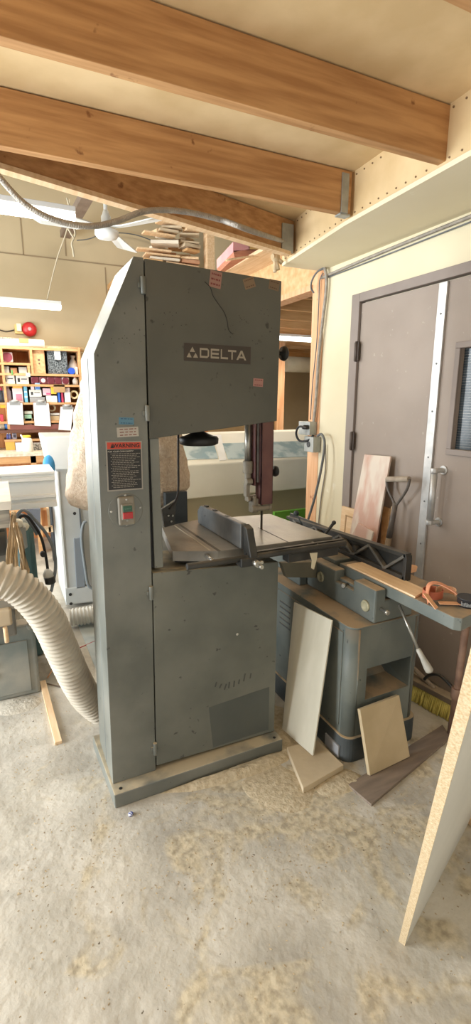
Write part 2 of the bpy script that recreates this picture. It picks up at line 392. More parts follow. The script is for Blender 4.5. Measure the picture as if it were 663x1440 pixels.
# latch knob on the right side of the upper door
k=pY(396,497,1.80); MB().lathe(k+V((-.012,0,0)),X1,[(0,.008),(.012,.008),(.014,.026),(.026,.03),(.034,.024)],18).build('latch_knob',black,bs)
# maker plate with lettering
pl=[S(x,y,.0015) for x,y in ((259,482),(353,488),(352.5,512.5),(259,507))]
plate=MB().prism(pl,(0,.0015,0)).build('maker_plate',flat(58,50,43,.5),ud,label='dark maker plate reading DELTA')
lw=flat(150,143,128,.6)
O=pl[3]; RX=pl[2]-pl[3]; UY=pl[0]-pl[3]
def PL(u,v): return O+RX*u+UY*v+V((0,-.0006,0))
def poly(mb,pts): mb.prism([PL(*p) for p in pts],(0,-.0006,0))
lg=MB()
def tri(mb,cx,cy,w,h): poly(mb,[(cx-w,cy),(cx+w,cy),(cx,cy+h)])
tri(lg,.118,.52,.038,.29); tri(lg,.072,.2,.036,.28); tri(lg,.164,.2,.036,.28)
lg.build('triangle_emblem',lw,plate)
def letter(rects,u0,w,name):
    m=MB()
    for r in rects: poly(m,[(u0+x*w,.22+y*.56) for x,y in r])
    m.build(name,lw,plate)
R4=lambda x0,y0,x1,y1:[(x0,y0),(x1,y0),(x1,y1),(x0,y1)]
t=.2; tw=.15
letter([R4(0,0,tw,1),R4(tw,0,.82,t),R4(tw,1-t,.82,1),[(.82,0),(1,.2),(1,.8),(.82,1),(.82,.78),(.85,.74),(.85,.26),(.82,.22)]],.225,.135,'letter')
letter([R4(0,0,tw,1),R4(tw,0,1,t),R4(tw,.4,.95,.6),R4(tw,.8,1,1)],.385,.125,'letter')
letter([R4(0,0,tw,1),R4(tw,0,1,t)],.535,.11,'letter')
letter([R4(0,.8,1,1),R4(.42,0,.58,.8)],.645,.125,'letter')
letter([[(0,0),(.18,0),(.38,.45),(.5,.76),(.62,.45),(.82,0),(1,0),(.58,1),(.42,1)],R4(.27,.2,.73,.38)],.775,.155,'letter')
def sticker(cx,cy,w,h,ang,c,par,label,name='paper_sticker',lines=3,lc=(120,60,60),off=.001):
    o=S(cx,cy,off); R=Matrix.Rotation(-ang,3,'Y'); r=R@X1*w/2; u=R@Z1*h/2
    s=MB().prism([o-r-u,o+r-u,o+r+u,o-r+u],(0,.0008,0)).build(name,flat(*c,.85),par,label=label)
    m=MB()
    for i in range(lines):
        v=-.6+1.2*i/max(1,lines-1); x=-.75
        while x<.7:
            l=random.uniform(.15,.4); e=min(.8,x+l)
            m.prism([o+r*x+u*(v-.1)+V((0,-.0004,0)),o+r*e+u*(v-.1)+V((0,-.0004,0)),o+r*e+u*(v+.1)+V((0,-.0004,0)),o+r*x+u*(v+.1)+V((0,-.0004,0))],(0,.0004,0)); x=e+.12
    m.build('handwriting',flat(*lc,.9),s)
sticker(303.5,393,.045,.055,-.14,(150,116,104),ud,'reddish paper sticker')
sticker(351,398,.045,.036,.35,(126,106,84),ud,'tan paper sticker, tilted',lc=(96,74,60),lines=2)
sticker(386,401,.044,.034,-.16,(116,98,78),ud,'brown paper sticker by the corner',lc=(90,72,58),lines=2)
sticker(363.5,538,.042,.03,-.06,(160,120,112),ud,'small reddish sticker under the maker plate',lc=(120,60,60),lines=2)
sticker(178,592,.052,.024,-.05,(92,132,154),bs,'torn blue tape',lines=2,lc=(60,90,120))
sticker(180,607.5,.075,.033,.03,(176,172,164),bs,'two strips of dirty white tape',lines=3,lc=(130,90,84))
# curling crack line & scribble
cr=MB(); cr.tube([S(x,y,.001) for x,y in ((288,396),(296,404),(300,416),(308,428),(316,440),(320,452),(322,464),(328,470))],.0013,5,4); cr.build('paint_crack',flat(34,32,29),ud)
ch=MB()
for i in range(70):
    cx,cy,s_=random.choice([(372,438,9),(378,462,10),(322,468,9),(335,450,14),(366,478,10),(240,450,20),(180,480,14)])
    x=cx+random.gauss(0,s_*.6);y=cy+random.gauss(0,s_*.5)
    p=S(x,y,.0008); r=random.uniform(.0006,.0018); ch.lathe(p,(0,1,0),[(0,r),(.0008,r)],6)
ch.build('paint_chip',flat(36,34,31),ud)
# warning label
wl=[S(x,y,.0012) for x,y in ((148.5,620.5),(199.5,620),(201.5,688),(151.5,691.5))]
wp=MB().prism(wl,(0,.0012,0)).build('warning_label',flat(150,146,138,.6),bs,label='black warning label with a red band')
def W(u,v,off=.0006):
    a=wl[0].lerp(wl[1],u); b=wl[3].lerp(wl[2],u); p=a.lerp(b,v); return p+V((0,-off,0))
MB().prism([W(.035,.165,.0003),W(.965,.165,.0003),W(.965,.97,.0003),W(.035,.97,.0003)],(0,-.0003,0)).build('label_panel',flat(28,26,24,.5),wp)
MB().prism([W(.035,.025,.0003),W(.965,.025,.0003),W(.965,.155,.0003),W(.035,.155,.0003)],(0,-.0003,0)).build('label_panel',flat(190,66,44,.5),wp,label='red heading band')
rr=W(1,.5)-W(0,.5); uu=W(.5,0)-W(.5,1); wd=rr.length
text2('WARNING',.0195,W(.56,.092,.001),rr,uu,flat(34,24,20),wp,name='heading_lettering',bold=.0004)
tr=MB(); tr.prism([W(.12,.135,.0007),W(.22,.135,.0007),W(.17,.05,.0007)],(0,-.0004,0)); tr.build('warning_triangle',flat(34,24,20),wp)
text2('FOR YOUR OWN SAFETY',.0078,W(.4,.205,.001),rr,uu,flat(190,186,176),wp,name='lettering')
fm=MB()
for i in range(20):
    v=.25+i*.0355; u=.12 if i%2==0 else .16
    end=random.uniform(.55,.93)
    while u<end:
        l=random.uniform(.03,.09); fm.prism([W(u,v-.005,.0006),W(min(u+l,.94),v-.005,.0006),W(min(u+l,.94),v+.006,.0006),W(u,v+.006,.0006)],(0,-.0003,0)); u+=l+.018
fm.build('fine_print',flat(140,134,124),wp)
# switch
sc=S(177,717.5)
rd=MB().lathe(sc+V((0,.001,0)),(0,-1,0),[(0,.062),(.002,.062),(.0028,.06)],36).build('switch_plate',saw_grey,bs,label='round cover plate of the switch')
for dx,dz in ((-.052,0),(.052,.006),(0,.055),(0,-.052)): MB().lathe(sc+V((dx,-.002,dz)),(0,-1,0),[(0,.0045),(.003,.0035)],10).build('screw',steel,rd)
sb=MB().box(sc+V((-.030,-.018,-.052)),sc+V((.030,-.002,.052))).build('switch_box',mat('switch_grey',(120,114,102),(140,134,120),9,.6),bs,.008,seg=3)
MB().box(sc+V((-.020,-.026,-.030)),sc+V((.021,-.018,.027))).build('switch_bezel',mat('switch_grey'if 0 else 'bezel_grey',(134,128,116)),sb,.003)
gb=MB().box(sc+V((-.0155,-.030,.001)),sc+V((.0165,-.026,.021))).build('start_button',flat(34,84,62,.4),sb,.001,label='green start button')
text2('START',.0075,tuple(sc+V((.0005,-.0306,.011))),(1,0,0),(0,0,1),flat(110,140,120),gb)
MB().box(sc+V((-.0165,-.033,-.025)),sc+V((.018,-.026,-.002))).build('stop_button',flat(168,32,34,.4),sb,.0015,label='red stop button')
for z in (.042,-.034): MB().lathe(sc+V((0,-.018,z)),(0,-1,0),[(0,.004),(.003,.003)],10).build('screw',steel,sb)
# tension handwheel under the upper housing
hc=pY(280,618,1.87)
hw=MB().lathe(hc,(0,0,1),[(-.022,.006),(-.022,.066),(-.016,.078),(.004,.080),(.012,.074),(.014,.06),(.03,.025),(.045,.016),(.075,.012)],28).build('tension_handwheel',black,bs,label='black tension handwheel')
# rod in the throat
MB().tube([pY(251,606,1.95),pY(251,650,1.95),pY(251,690,1.95),pY(246,706,1.95),pY(238,716,1.95)],.0045,8,5).build('throat_rod',flat(44,36,30),bs)
br=MB(); c0=pY(237,728,1.95); br.prism([pY(x,y,1.95) for x,y in ((228,716),(250,702),(248,712),(246,738),(232,742))],(0,.02,0))
br.build('rod_bracket',iron_dark,bs,.002)
bz=MB()
for x,y in ((237,725),(243,725),(241,733)): bz.lathe(pY(x,y,1.948),(0,-1,0),[(0,.005),(.004,.004)],8)
bz.build('bracket_bolt',steel,bs)
# guide post, guard, blade
YP=1.93
gx=pY(349,620,YP).x; zt=1.47
gp=MB().cyl((gx,YP,pY(349,652,YP).z),(gx,YP,zt),.0145,16).build('guide_post',steel,bs)
MB().cyl((gx,YP,pY(349,665,YP).z),(gx,YP,pY(349,648,YP).z),.022,18).build('post_collar',mat('dusty_cast',(128,120,106),(150,142,126),20,.6,0,.2,60),gp,.002)
dc=MATS['dusty_cast']
MB().cyl((gx,YP,pY(349,682,YP).z),(gx,YP,pY(349,664,YP).z),.016,16).cyl((gx-.018,YP-.02,pY(349,676,YP).z),(gx+.01,YP-.02,pY(349,676,YP).z),.014,12).box((gx-.014,YP-.015,pY(349,698,YP).z),(gx+.004,YP+.015,pY(349,680,YP).z)).build('guide_arm',dc,bs,.002)
zg=pY(355,700,YP).z
ga=MB().box((gx-.008,YP-.012,zg-.012),(gx+.06,YP+.014,zg+.012),rz=0).cyl((gx-.012,YP-.02,zg),(gx+.0,YP-.02,zg),.012).cyl((gx+.018,YP-.03,zg-.03),(gx+.018,YP-.03,zg+.01),.009)
ga.box((gx+.01,YP-.03,pY(366,718,YP).z),(gx+.04,YP+.01,zg)); ga.build('blade_guide',dc,bs,.002)
zl=pY(366,712,YP).z
MB().cyl((gx+.004,YP-.035,zl),(gx+.088,YP-.035,zl),.0125,14).cyl((gx+.002,YP-.035,zl),(gx+.022,YP-.035,zl),.016,14).lathe((gx+.088,YP-.035,zl),X1,[(0,.014),(.012,.014)],12).build('guide_clamp',dc,bs,.001)
g0=pY(366,600,YP-.05); 
gd=MB(); x0=pY(367.5,640,1.88).x; x1=pY(384,640,1.88).x; zb=pY(375,709,1.88).z
gd.box((x0,1.875,zb),(x1,1.885,1.47)); gd.box((x0,1.875,zb),(x0+.004,1.93,1.47)); gd.box((x1-.004,1.875,zb),(x1,1.93,1.47))
gd.build('blade_guard',maroon,bs,.001,label='maroon sheet metal blade guard')
g2=MB(); xa=pY(358,640,1.90).x; zb2=pY(362,683,1.9).z
g2.box((xa,1.895,zb2),(xa+.006,1.95,1.47)); g2.box((xa,1.945,zb2),(x0+.002,1.95,1.47)); g2.box((xa+.006,1.92,zb2+.02),(xa+.015,1.928,1.47))
g2.build('guard_rear_flange',maroon,bs,.001)
MB().box((xa+.014,1.90,zb2+.015),(xa+.024,1.912,1.47)).build('guard_slide',steel,bs)
kc=pY(387,662.5,1.9); MB().lathe(kc+V((-.02,0,0)),X1,[(0,.006),(.012,.006),(.013,.022),(.02,.025),(.03,.022)],16).build('guard_knob',black,bs)
bx=pZ(368,744,.985)
MB().box((bx.x-.001,bx.y-.009,.90),(bx.x+.001,bx.y+.009,1.47)).build('saw_blade',mat('blade_steel',(96,92,86),None,rough=.3,metal=.8),bs)
# table
TZ=.985; tp=[pZ(x,y,TZ) for x,y in ((228,741),(242.5,775),(307,775),(468,754),(380,722.5),(276,731))]
tb=MB().prism(tp,(0,0,-.042)).build('table',iron,bs,.002,label='dusty cast iron table')
cut=MB(); a=pZ(361,743,TZ);b=pZ(408,762,TZ);w=.0035
cut.bar((bx.x,bx.y+.03,TZ+.0004),(bx.x,tp[3].y+.005,TZ+.0004),.005,.0008); cut.build('blade_slot',black,tb)
gr=MB(); gr.bar(pZ(252,737,TZ+.0004),pZ(309,775,TZ+.0004),.012,.0008); gr.build('mitre_slot',iron_dark,tb)
gr=MB(); gr.bar(pZ(246,739,TZ+.0004),pZ(296,774,TZ+.0004),.004,.0008); gr.build('mitre_slot',mat('pale_scratch',(180,170,150)),tb)
ap=MB(); ap.prism([V((p.x,p.y,TZ-.042))+V((dx,dy,0)) for p,dx,dy in zip(tp,(.03,.02,.0,-.03,-.03,.03),(-.02,.03,.02,.03,-.03,-.03))],(0,0,-.016)); ap.build('table_rib',iron_dark,bs,.002)
tr=MB(); tr.box((.72,1.76,.90),(.95,2.0,.928)).build('trunnion',iron_dark,bs,.004)
# front rail
p0=pY(263,796,1.615);p1=pY(338,786,1.615);
MB().cyl((p0.x,1.615,p0.z-.003),(p1.x+.02,1.615,p0.z-.003),.0125,16).build('fence_rail',iron_dark,bs,.001)
MB().cyl((p1.x+.02,1.615,p0.z-.003),(1.285,1.615,p0.z-.003),.012,12).box((p1.x+.03,1.625,p0.z-.016),(1.285,1.64,p0.z+.012)).build('guide_rail',iron_dark,bs,.001)
MB().box((1.02,1.64,.905),(1.27,1.69,.942)).build('rail_angle',iron_dark,bs,.002)
for x in (.68,1.15): MB().cyl((x,1.615,p0.z),(x,1.70,p0.z),.008,10).build('rail_bolt',steel,bs)
tag(MB().prism([pY(x,y,1.60) for x,y in ((436,778),(447,777),(446,786),(442,801),(438,799),(439,788))],(0,.001,0)).build('tape_scrap',flat(196,186,160)),'torn pale tape scrap hanging under the right side of the saw table rail','tape')
# rip fence
fx=.81; fy0,fy1=1.66,2.125
fe=MB().prism([(fx,fy0,TZ+.002),(fx,fy1,TZ+.002),(fx,fy1+.004,TZ+.060),(fx,fy1-.03,TZ+.092),(fx,fy1-.06,TZ+.096),(fx,fy0,TZ+.104)],(.026,0,0)).build('rip_fence',mat('fence_iron',(78,81,82),(112,112,110),7,.4,.3,.1,40,dust=.3,dustc=(120,116,108)),bs,.004,label='iron rip fence plate')
for y in (1.80,1.93,2.03): MB().box((fx+.006,y,TZ+.088),(fx+.02,y+.025,TZ+.1025)).build('fence_slot',black,fe)
MB().cyl((fx-.0005,2.03,TZ+.058),(fx+.001,2.03,TZ+.058),.004,8).build('fence_hole',black,fe)
fb=MB().prism([(fx+.01,1.67,TZ+.10),(fx+.01,1.63,TZ+.09),(fx+.01,1.592,TZ-.01),(fx+.01,1.59,TZ-.045),(fx+.01,1.64,TZ-.045),(fx+.01,1.66,TZ)],(.032,0,0))
fb.box((fx-.03,1.59,TZ-.05),(fx+.05,1.64,TZ-.016)); fb=fb.build('fence_bracket',iron_dark,bs,.004)
MB().cyl((fx+.028,1.56,TZ-.035),(fx+.028,1.6,TZ-.035),.013,14).cyl((fx+.035,1.545,TZ-.042),(fx+.035,1.56,TZ-.042),.008,10).cyl((fx+.052,1.575,TZ-.035),(fx+.052,1.6,TZ-.035),.006,10).build('lock_knob',steel,fb)
# ================================================================= JOINTER
jt=thing('jointer',(1.43,1.9,0),'grey green jointer with long table, black ribbed fence and dusty cabinet beside the band saw','jointer')
cx0,cx1,cy0,cy1=1.235,1.63,1.475,2.55
def outline(x0,x1,y0,y1,r,n=6):
    pts=[]
    for (cx,cy,a0) in ((x0+r,y0+r,180),(x1-r,y0+r,270)):
        for i in range(n+1): a=math.radians(a0+90*i/n); pts.append((cx+r*math.cos(a),cy+r*math.sin(a)))
    pts+= [(x1,y1),(x0,y1)]; return pts
def cab():
    mb=MB(); bm=mb.bm; ol=outline(cx0,cx1,cy0,cy1,.045); z0,z1=.118,.63
    n=len(ol); fi=6  # edge from index 6 to 7 is the flat front
    lo=[bm.verts.new((x,y,z0)) for x,y in ol]; hi=[bm.verts.new((x,y,z1)) for x,y in ol]
    for i in range(n):
        if i==fi: continue
        f=bm.faces.new((lo[i],lo[(i+1)%n],hi[(i+1)%n],hi[i])); f.smooth=i<13
    xa,xb,za,zb=1.325,1.575,.285,.435; x0=ol[fi][0]; x1=ol[fi+1][0]
    gv={}
    xs=[x0,xa,xb,x1]; zs=[z0,za,zb,z1]
    def g(i,j):
        if (i,j) not in gv:
            if j==0 and i in(0,3): v=lo[fi] if i==0 else lo[fi+1]
            elif j==3 and i in(0,3): v=hi[fi] if i==0 else hi[fi+1]
            else: v=bm.verts.new((xs[i],cy0,zs[j]))
            gv[(i,j)]=v
        return gv[(i,j)]
    for i in range(3):
        for j in range(3):
            if (i,j)!=(1,1): bm.faces.new((g(i,j),g(i+1,j),g(i+1,j+1),g(i,j+1)))
    c=[g(1,1),g(2,1),g(2,2),g(1,2)]; bk=[bm.verts.new((x,cy0+d,z)) for x,z,d in ((xa+.02,za+.01,.13),(xb-.02,za+.01,.13),(xb-.02,zb-.01,.34),(xa+.02,zb-.01,.34))]
    for i in range(4): bm.faces.new((c[i],bk[i],bk[(i+1)%4],c[(i+1)%4]))
    bm.faces.new(bk)
    bm.faces.new([lo[i] for i in range(n)][::-1])
    bm.faces.new([hi[i] for i in range(n)])
    return mb
cabo=cab().build('cabinet',green_grey,jt)
ol=outline(cx0-.012,cx1+.012,cy0-.014,cy1+.01,.05)
MB().prism([(x,y,0) for x,y in ol],(0,0,.118)).build('plinth',plinth_m,jt,.003)
ol=outline(cx0-.004,cx1+.004,cy0-.005,cy1+.004,.047)
MB().prism([(x,y,.628) for x,y in ol],(0,0,.010)).build('cabinet_top',green_grey,jt,.003)
ap=MB().box((cx0-.005,cy0+.055,.155),(cx0+.001,cy1-.05,.60)).build('access_panel',green_grey,jt,.002)
# logo-less vent louvers near the saw side
lv=MB()
for k in range(5): lv.box((cx0-.007,1.95,.42+k*.03),(cx0-.004,2.05,.428+k*.03))
lv.build('louvre',plinth_m,ap)
MB().box((cx0-.020,1.50,.012),(cx0-.013,1.60,.07)).build('plinth_tag',flat(150,150,152),jt,label='pale grey tag on the plinth')
bd=MB().box((1.345,1.475,.638),(1.56,2.45,.735)).box((1.37,1.50,.73),(1.55,2.4,.749)).box((1.345,1.475,.72),(1.403,1.62,.787)).box((1.345,1.75,.72),(1.403,1.97,.787)).build('bed_casting',green_grey,jt,.008)
MB().box((1.30,1.98,.638),(1.345,2.12,.75)).build('motor_cover',green_grey,jt,.006)
for y,z in ((1.53,.70),(1.86,.72)):
    MB().lathe((1.345,y,z),(-1,0,0),[(0,.026),(.008,.024),(.009,.016),(.004,.014),(.004,.005)],20).build('adjuster_boss',mat('boss_yellowed',(150,146,120),(176,170,140),30,.6),jt)
for y,z in ((1.475,.70),(1.70,.735)):
    MB().lathe((1.38,y,z),(0,-1,0) if y<1.5 else (-1,-.4,.0),[(0,.007),(.03,.007),(.03,.012),(.042,.012),(.045,.008)],14).build('lock_screw',steel,jt)
TJ=.80
tt=[(1.41,1.10,TJ),(1.46,1.05,TJ),(1.72,1.05,TJ),(1.60,1.42,TJ),(1.60,1.74,TJ),(1.41,1.74,TJ)]
tt=[(1.405,1.14,TJ),(1.42,1.125,TJ)]+[tuple(pZ(652,869,TJ)),(1.62,1.20,TJ),(1.60,1.78,TJ),(1.405,1.80,TJ)]
tt=[(1.405,1.135,TJ),(1.425,1.115,TJ),(1.50,1.13,TJ),(1.60,1.20,TJ),(1.60,1.80,TJ),(1.405,1.80,TJ)]
MB().prism(tt,(0,0,-.05)).build('infeed_table',green_grey,jt,.004)
MB().box((1.45,1.40,.735),(1.56,1.80,.75)).build('table_slide',plinth_m,jt,.002)
MB().box((1.405,1.83,TJ-.045),(1.60,2.60,TJ+.003)).build('outfeed_table',green_grey,jt,.004)
MB().box((1.22,1.70,.81),(1.42,1.74,.86),rz=0).build('cross_bar',mat('olive_bar',(96,92,76),(112,106,88),5,.6,dust=.5),jt,.002) if 0 else None
ob=MB().prism([pY(x,y,1.90) for x,y in ((396,792),(470,789),(470,803),(452,813),(403,812))],(0,.03,0)).build('cross_bar',mat('olive_bar',(96,92,76),(112,106,88),5,.6,dust=.5),jt,.003)
# cutter guard / fence
fA=V((1.52,1.475,0)); fB=V((1.50,2.46,0)); zb,ztp=TJ+.005,TJ+.125
fx=1.50
fz=lambda y: .926-(y-1.475)*.035
# fence: back plate with frame and zigzag ribs on the side facing the room
fn=MB().box((fx+.018,1.475,zb),(fx+.028,2.44,.90)).build('fence_plate',iron_dark,jt,.001,label='black ribbed fence')
rm=MB()
y0,y1=1.475,2.44
rm.prism([(fx-.006,y0,.908),(fx-.006,y1,.868),(fx-.006,y1,.884),(fx-.006,y0,.926)],(.034,0,0))
rm.prism([(fx-.006,y0,zb),(fx-.006,y1,zb),(fx-.006,y1,zb+.02),(fx-.006,y0,zb+.02)],(.034,0,0))
rm.prism([(fx-.006,y0-.006,zb),(fx-.006,y0+.012,zb),(fx-.006,y0+.012,.912),(fx-.006,y0+.012,.926),(fx-.006,y0-.004,.918),(fx-.006,y0-.006,.90)],(.034,0,0))
rm.build('fence_rim',iron_dark,jt,.002)
zs=[.0,.11,.22,.33,.44,.55,.66,.77,.88]
for i in range(8):
    ya=y0+.012+zs[i]; yb_=y0+.012+zs[i+1]; za,zb_=(.905-ya*0+0,zb+.02) if i%2==0 else (zb+.02,.90)
    if i%2==0: za=.912-(ya-1.475)*.04
    else: zb_=.912-(yb_-1.475)*.04
    MB().bar((fx+.004,ya,za),(fx+.004,yb_,zb_),.012,.024,up=(1,0,0)).build('fence_rib',mat('dusty_rib',(84,83,79),(112,109,102),9,.5,.2,.1,50,dust=.6),jt,.002)
MB().cyl((fx-.012,1.80,.86),(fx+.02,1.80,.86),.016,8).build('fence_boss',iron_dark,jt,.002)
# fence lock levers
a=pX(455,755,1.46);b=pX(470,735,1.46); MB().cyl(a,b,.0075,10).sphere(b,.011).build('lock_lever',iron_dark,jt)
a=pX(425,738,1.46);b=pX(417,722,1.46); MB().cyl(a,b,.0045,10).sphere(b,.016).build('lock_lever',mat('ball_green_black',(34,44,40)),jt)
MB().lathe(pX(452,765,1.44),(0,-1,0),[(0,.02),(.04,.02),(.05,.012)],14).build('fence_clamp',steel,jt)
# long handle
a=pY(562,851,1.44); b=pY(588,912,1.33); c=pY(606,946,1.27)
MB().cyl(a,b,.0065,12).build('depth_handle',steel,jt)
MB().lathe(b,(c-b),[(0,.0075),(.006,.0105),(.04,.0115),((c-b).length*.8,.0165),((c-b).length*.93,.0165),((c-b).length,.009)],16).build('handle_grip',mat('grip_grey',(158,154,142),(176,170,158),20,.5),jt)
# ---------------- things around the jointer
tl=[(467,872.5),(413.8,847),(397,1026),(440,1063)]
TR=V((1.205,1.50,0));
c1=pZ(440,1063,.03);c2=pZ(397,1025,.03)
t1=pX(467,872.5,1.195); t2=pX(413.8,847,1.165)
c1=V((1.105,c1.y,.03)) if 0 else c1
nrm=(t1-c1).cross(c2-c1).normalized(); nrm=nrm if nrm.x>0 else -nrm
tag(MB().prism([c1,c2,t2,t1],nrm*.008).build('leaning_sheet',pale_panel,bevel=.001),'tall pale cream panel leaning on the left side of the jointer cabinet','panel')
fbp=[pZ(x,y,.03) for x,y in ((382,1055),(427,1108),(487,1077),(447,1039))]
fbp=[V((max(p.x,.0),p.y,.0)) for p in fbp]; fbp[0].x+=.075; fbp[0].y-=.01; fbp[3].x-=.0
fbp[3]=V((1.19,1.62,0)); fbp[2]=V((1.2,1.44,0))
tag(MB().prism(fbp,(0,0,.028)).build('plywood_offcut',dirtyboard,bevel=.002),'thick sawdust covered board lying flat between band saw base and jointer','board')
bl=[(521,1091),(577,1064),(562,977.5),(507,998)]
p0=pZ(521,1091,.016);p1=pZ(577,1064,.016); p3=pY(507,998,1.44);p2=pY(562,977.5,1.44)
n_=(p1-p0).cross(p3-p0).normalized(); n_=-n_ if n_.y>0 else n_
tag(MB().prism([p0,p1,p2,p3],-n_*.018).build('plywood_offcut',mdf,bevel=.001),'small square plywood offcut leaning against the front of the jointer cabinet','board')
db=[pZ(x,y,.012) for x,y in ((490,1103),(523,1131),(634,1037),(623,1019))]; db=[V((p.x,p.y,0)) for p in db]
tag(MB().prism(db,(0,0,.012)).build('floor_plank',darkboard,bevel=.001),'dark brown flat plank lying on the floor before the jointer','board')
# board on the jointer table
jb=[pZ(x,y,TJ+.004) for x,y in ((487,795),(573,843),(601,831),(512,791))]; 
jb=[V((max(p.x,1.407),p.y,TJ+.001)) for p in jb]
tag(MB().prism(jb,(0,0,.008)).build('thin_board',pine,bevel=.001),'long thin pine strip lying on the jointer table along the fence','board')
# leather strapping
def strap(pts,w,m,name,label,up=(0,0,1),th=.003,cat='strap'):
    w=w*1.02
    pts=smooth([V(p) for p in pts],8); mb=MB(); bm=mb.bm; rows=[]
    for i,p in enumerate(pts):
        d=(pts[min(i+1,len(pts)-1)]-pts[max(i-1,0)]).normalized(); r=V(up[i*(len(up)-1)//len(pts)]) if isinstance(up,list) else V(up)
        r=(r-d*r.dot(d)).normalized(); n=d.cross(r)
        rows.append([bm.verts.new(p+r*w/2),bm.verts.new(p-r*w/2),bm.verts.new(p-r*w/2+n*th),bm.verts.new(p+r*w/2+n*th)])
    mb.skin(rows,smooth=False); return tag(mb.build(name,m),label,cat,'leather straps on the jointer table')
C0=pZ(624,848,TJ)
def cc(dx,dy,z): return V((C0.x+dx*1.45,C0.y+dy*1.45+.01,TJ+z*1.35))
def loop(c,r,a0,a1,z,n=9,dz=0): return [V((c.x+r*math.cos(a0+(a1-a0)*i/(n-1)),c.y+r*.8*math.sin(a0+(a1-a0)*i/(n-1)),TJ+z+dz*i/(n-1))) for i in range(n)]
strap(loop(cc(-.0,.03,0),.040,.2,6.0,.022),.03,leather_r,'leather_strap','rust red leather strap coiled at the back of the strap heap')
strap(loop(cc(.025,.01,0),.042,2.6,-.8,.028),.028,leather,'leather_strap','tan leather strap arched over the middle of the strap heap')
strap([cc(-.045,.0,.006),cc(-.03,.02,.03),cc(-.012,.03,.045),cc(.01,.02,.046),cc(.03,-.01,.03),cc(.042,-.03,.008)],.020,mat('leather_orange',(206,134,98),(222,160,126),9,.6),'leather_strap','orange leather strap bridging the heap on the jointer table',up=(.5,.8,.2))
strap([cc(-.02,-.01,.005),cc(.01,-.03,.006),cc(.04,-.045,.005),cc(.085,-.055,.003)],.026,leather,'leather_strap','flat tan strap end pointing toward the table corner',up=(.6,.8,0))
strap([cc(-.05,.01,.03),cc(-.055,-.015,.018),cc(-.05,-.03,.003)],.022,leather,'leather_strap','short tan strap hanging off the left of the heap',up=(1,.3,0))
# tin at the frame edge
tc=pZ(657,851,TJ); tn=thing('dark_tin',(tc.x,tc.y,TJ),'dark printed tin with a strip of grey marks by the leather straps','tin')
MB().lathe((tc.x,tc.y,TJ),Z1,[(0,.036),(.03,.036),(.031,.038),(.034,.038)],24).build('tin_body',flat(52,52,54,.4),tn)
tm=MB()
for i in range(22):
    a=math.pi+.15+i*.13; tm.box((tc.x+.0362*math.cos(a)-.001,tc.y+.0362*math.sin(a)-.001,TJ+.006),(tc.x+.0362*math.cos(a)+.001,tc.y+.0362*math.sin(a)+.001,TJ+random.uniform(.016,.026)))
tm.build('printed_marks',flat(150,150,146),tn)
wl_=pZ(662,838,TJ); 
# ---------------- leaning things by the door
def lean(name,px,m,label,xb,xt,zb,th=.012,cat='board'):
    b0_,b1_,t1_,t0_=px
    pts=[pX(*b0_,xb),pX(*b1_,xb),pX(*t1_,xt),pX(*t0_,xt)]
    # prolong down to the floor
    for i,j in ((0,3),(1,2)):
        d=pts[i]-pts[j]; t=(0.0-pts[i].z)/d.z if abs(d.z)>1e-4 else 0; pts[i]=pts[i]+d*t
    return tag(MB().prism(pts,(-th,0,0)).build(name,m,bevel=.001),label,cat)
pinkb=mat('pinkish_board',(198,160,142),(214,200,184),3,.7,0,.05,40,stretch=(3,3,1),lo=.42,hi=.58,detail=3)
lean('leaning_board',((494,752),(530,766),(552,642),(515,639)),pinkb,'long pinkish board leaning on the grey door left of the shovel',1.97,2.04,0)
cb=tag(MB().prism([(2.02,2.29,0),(2.02,2.62,0),(2.06,2.62,.86),(2.06,2.29,.86)],(-.02,0,0)).build('cabinet_door',pine,bevel=.002),'pale raised panel cabinet door leaning behind the pinkish board','cabinet door')
e=MB(); 
for (y0_,y1_,z0_,z1_) in ((2.34,2.57,.1,.11),(2.34,2.57,.80,.81),(2.34,2.35,.1,.81),(2.56,2.57,.1,.81)):
    e.prism([(2.0+z0_*.0465-.003,y0_,z0_),(2.0+z0_*.0465-.003,y1_,z0_),(2.0+z1_*.0465-.003,y1_,z1_),(2.0+z1_*.0465-.003,y0_,z1_)],(.004,0,0))
e.build('panel_moulding',flat(186,150,110),cb)
lean('leaning_board',((493,760),(520,775),(527,748),(506,735)),pinkb,'short pink stained offcut tilted in front of the pinkish board',1.90,1.91,0,.01)
lean('leaning_board',((537,770),(545,772),(551,715),(541,712)),tan_wood,'narrow brown board between the pinkish board and the shovel',2.05,2.06,0,.012)
lean('leaning_board',((546,770),(549,770),(556,712),(552,712)),pine,'thin pale slat beside the shovel handle',2.05,2.06,0,.01)
tag(MB().prism([pZ(571,808,TJ+.002),pZ(586,804,TJ+.002),pZ(588,797,TJ+.02),pZ(573,794,TJ+.03)],(0,.01,.004)).build('wood_scrap',leather,bevel=.001),'small orange brown wood scrap behind the end of the jointer fence','wood scrap')
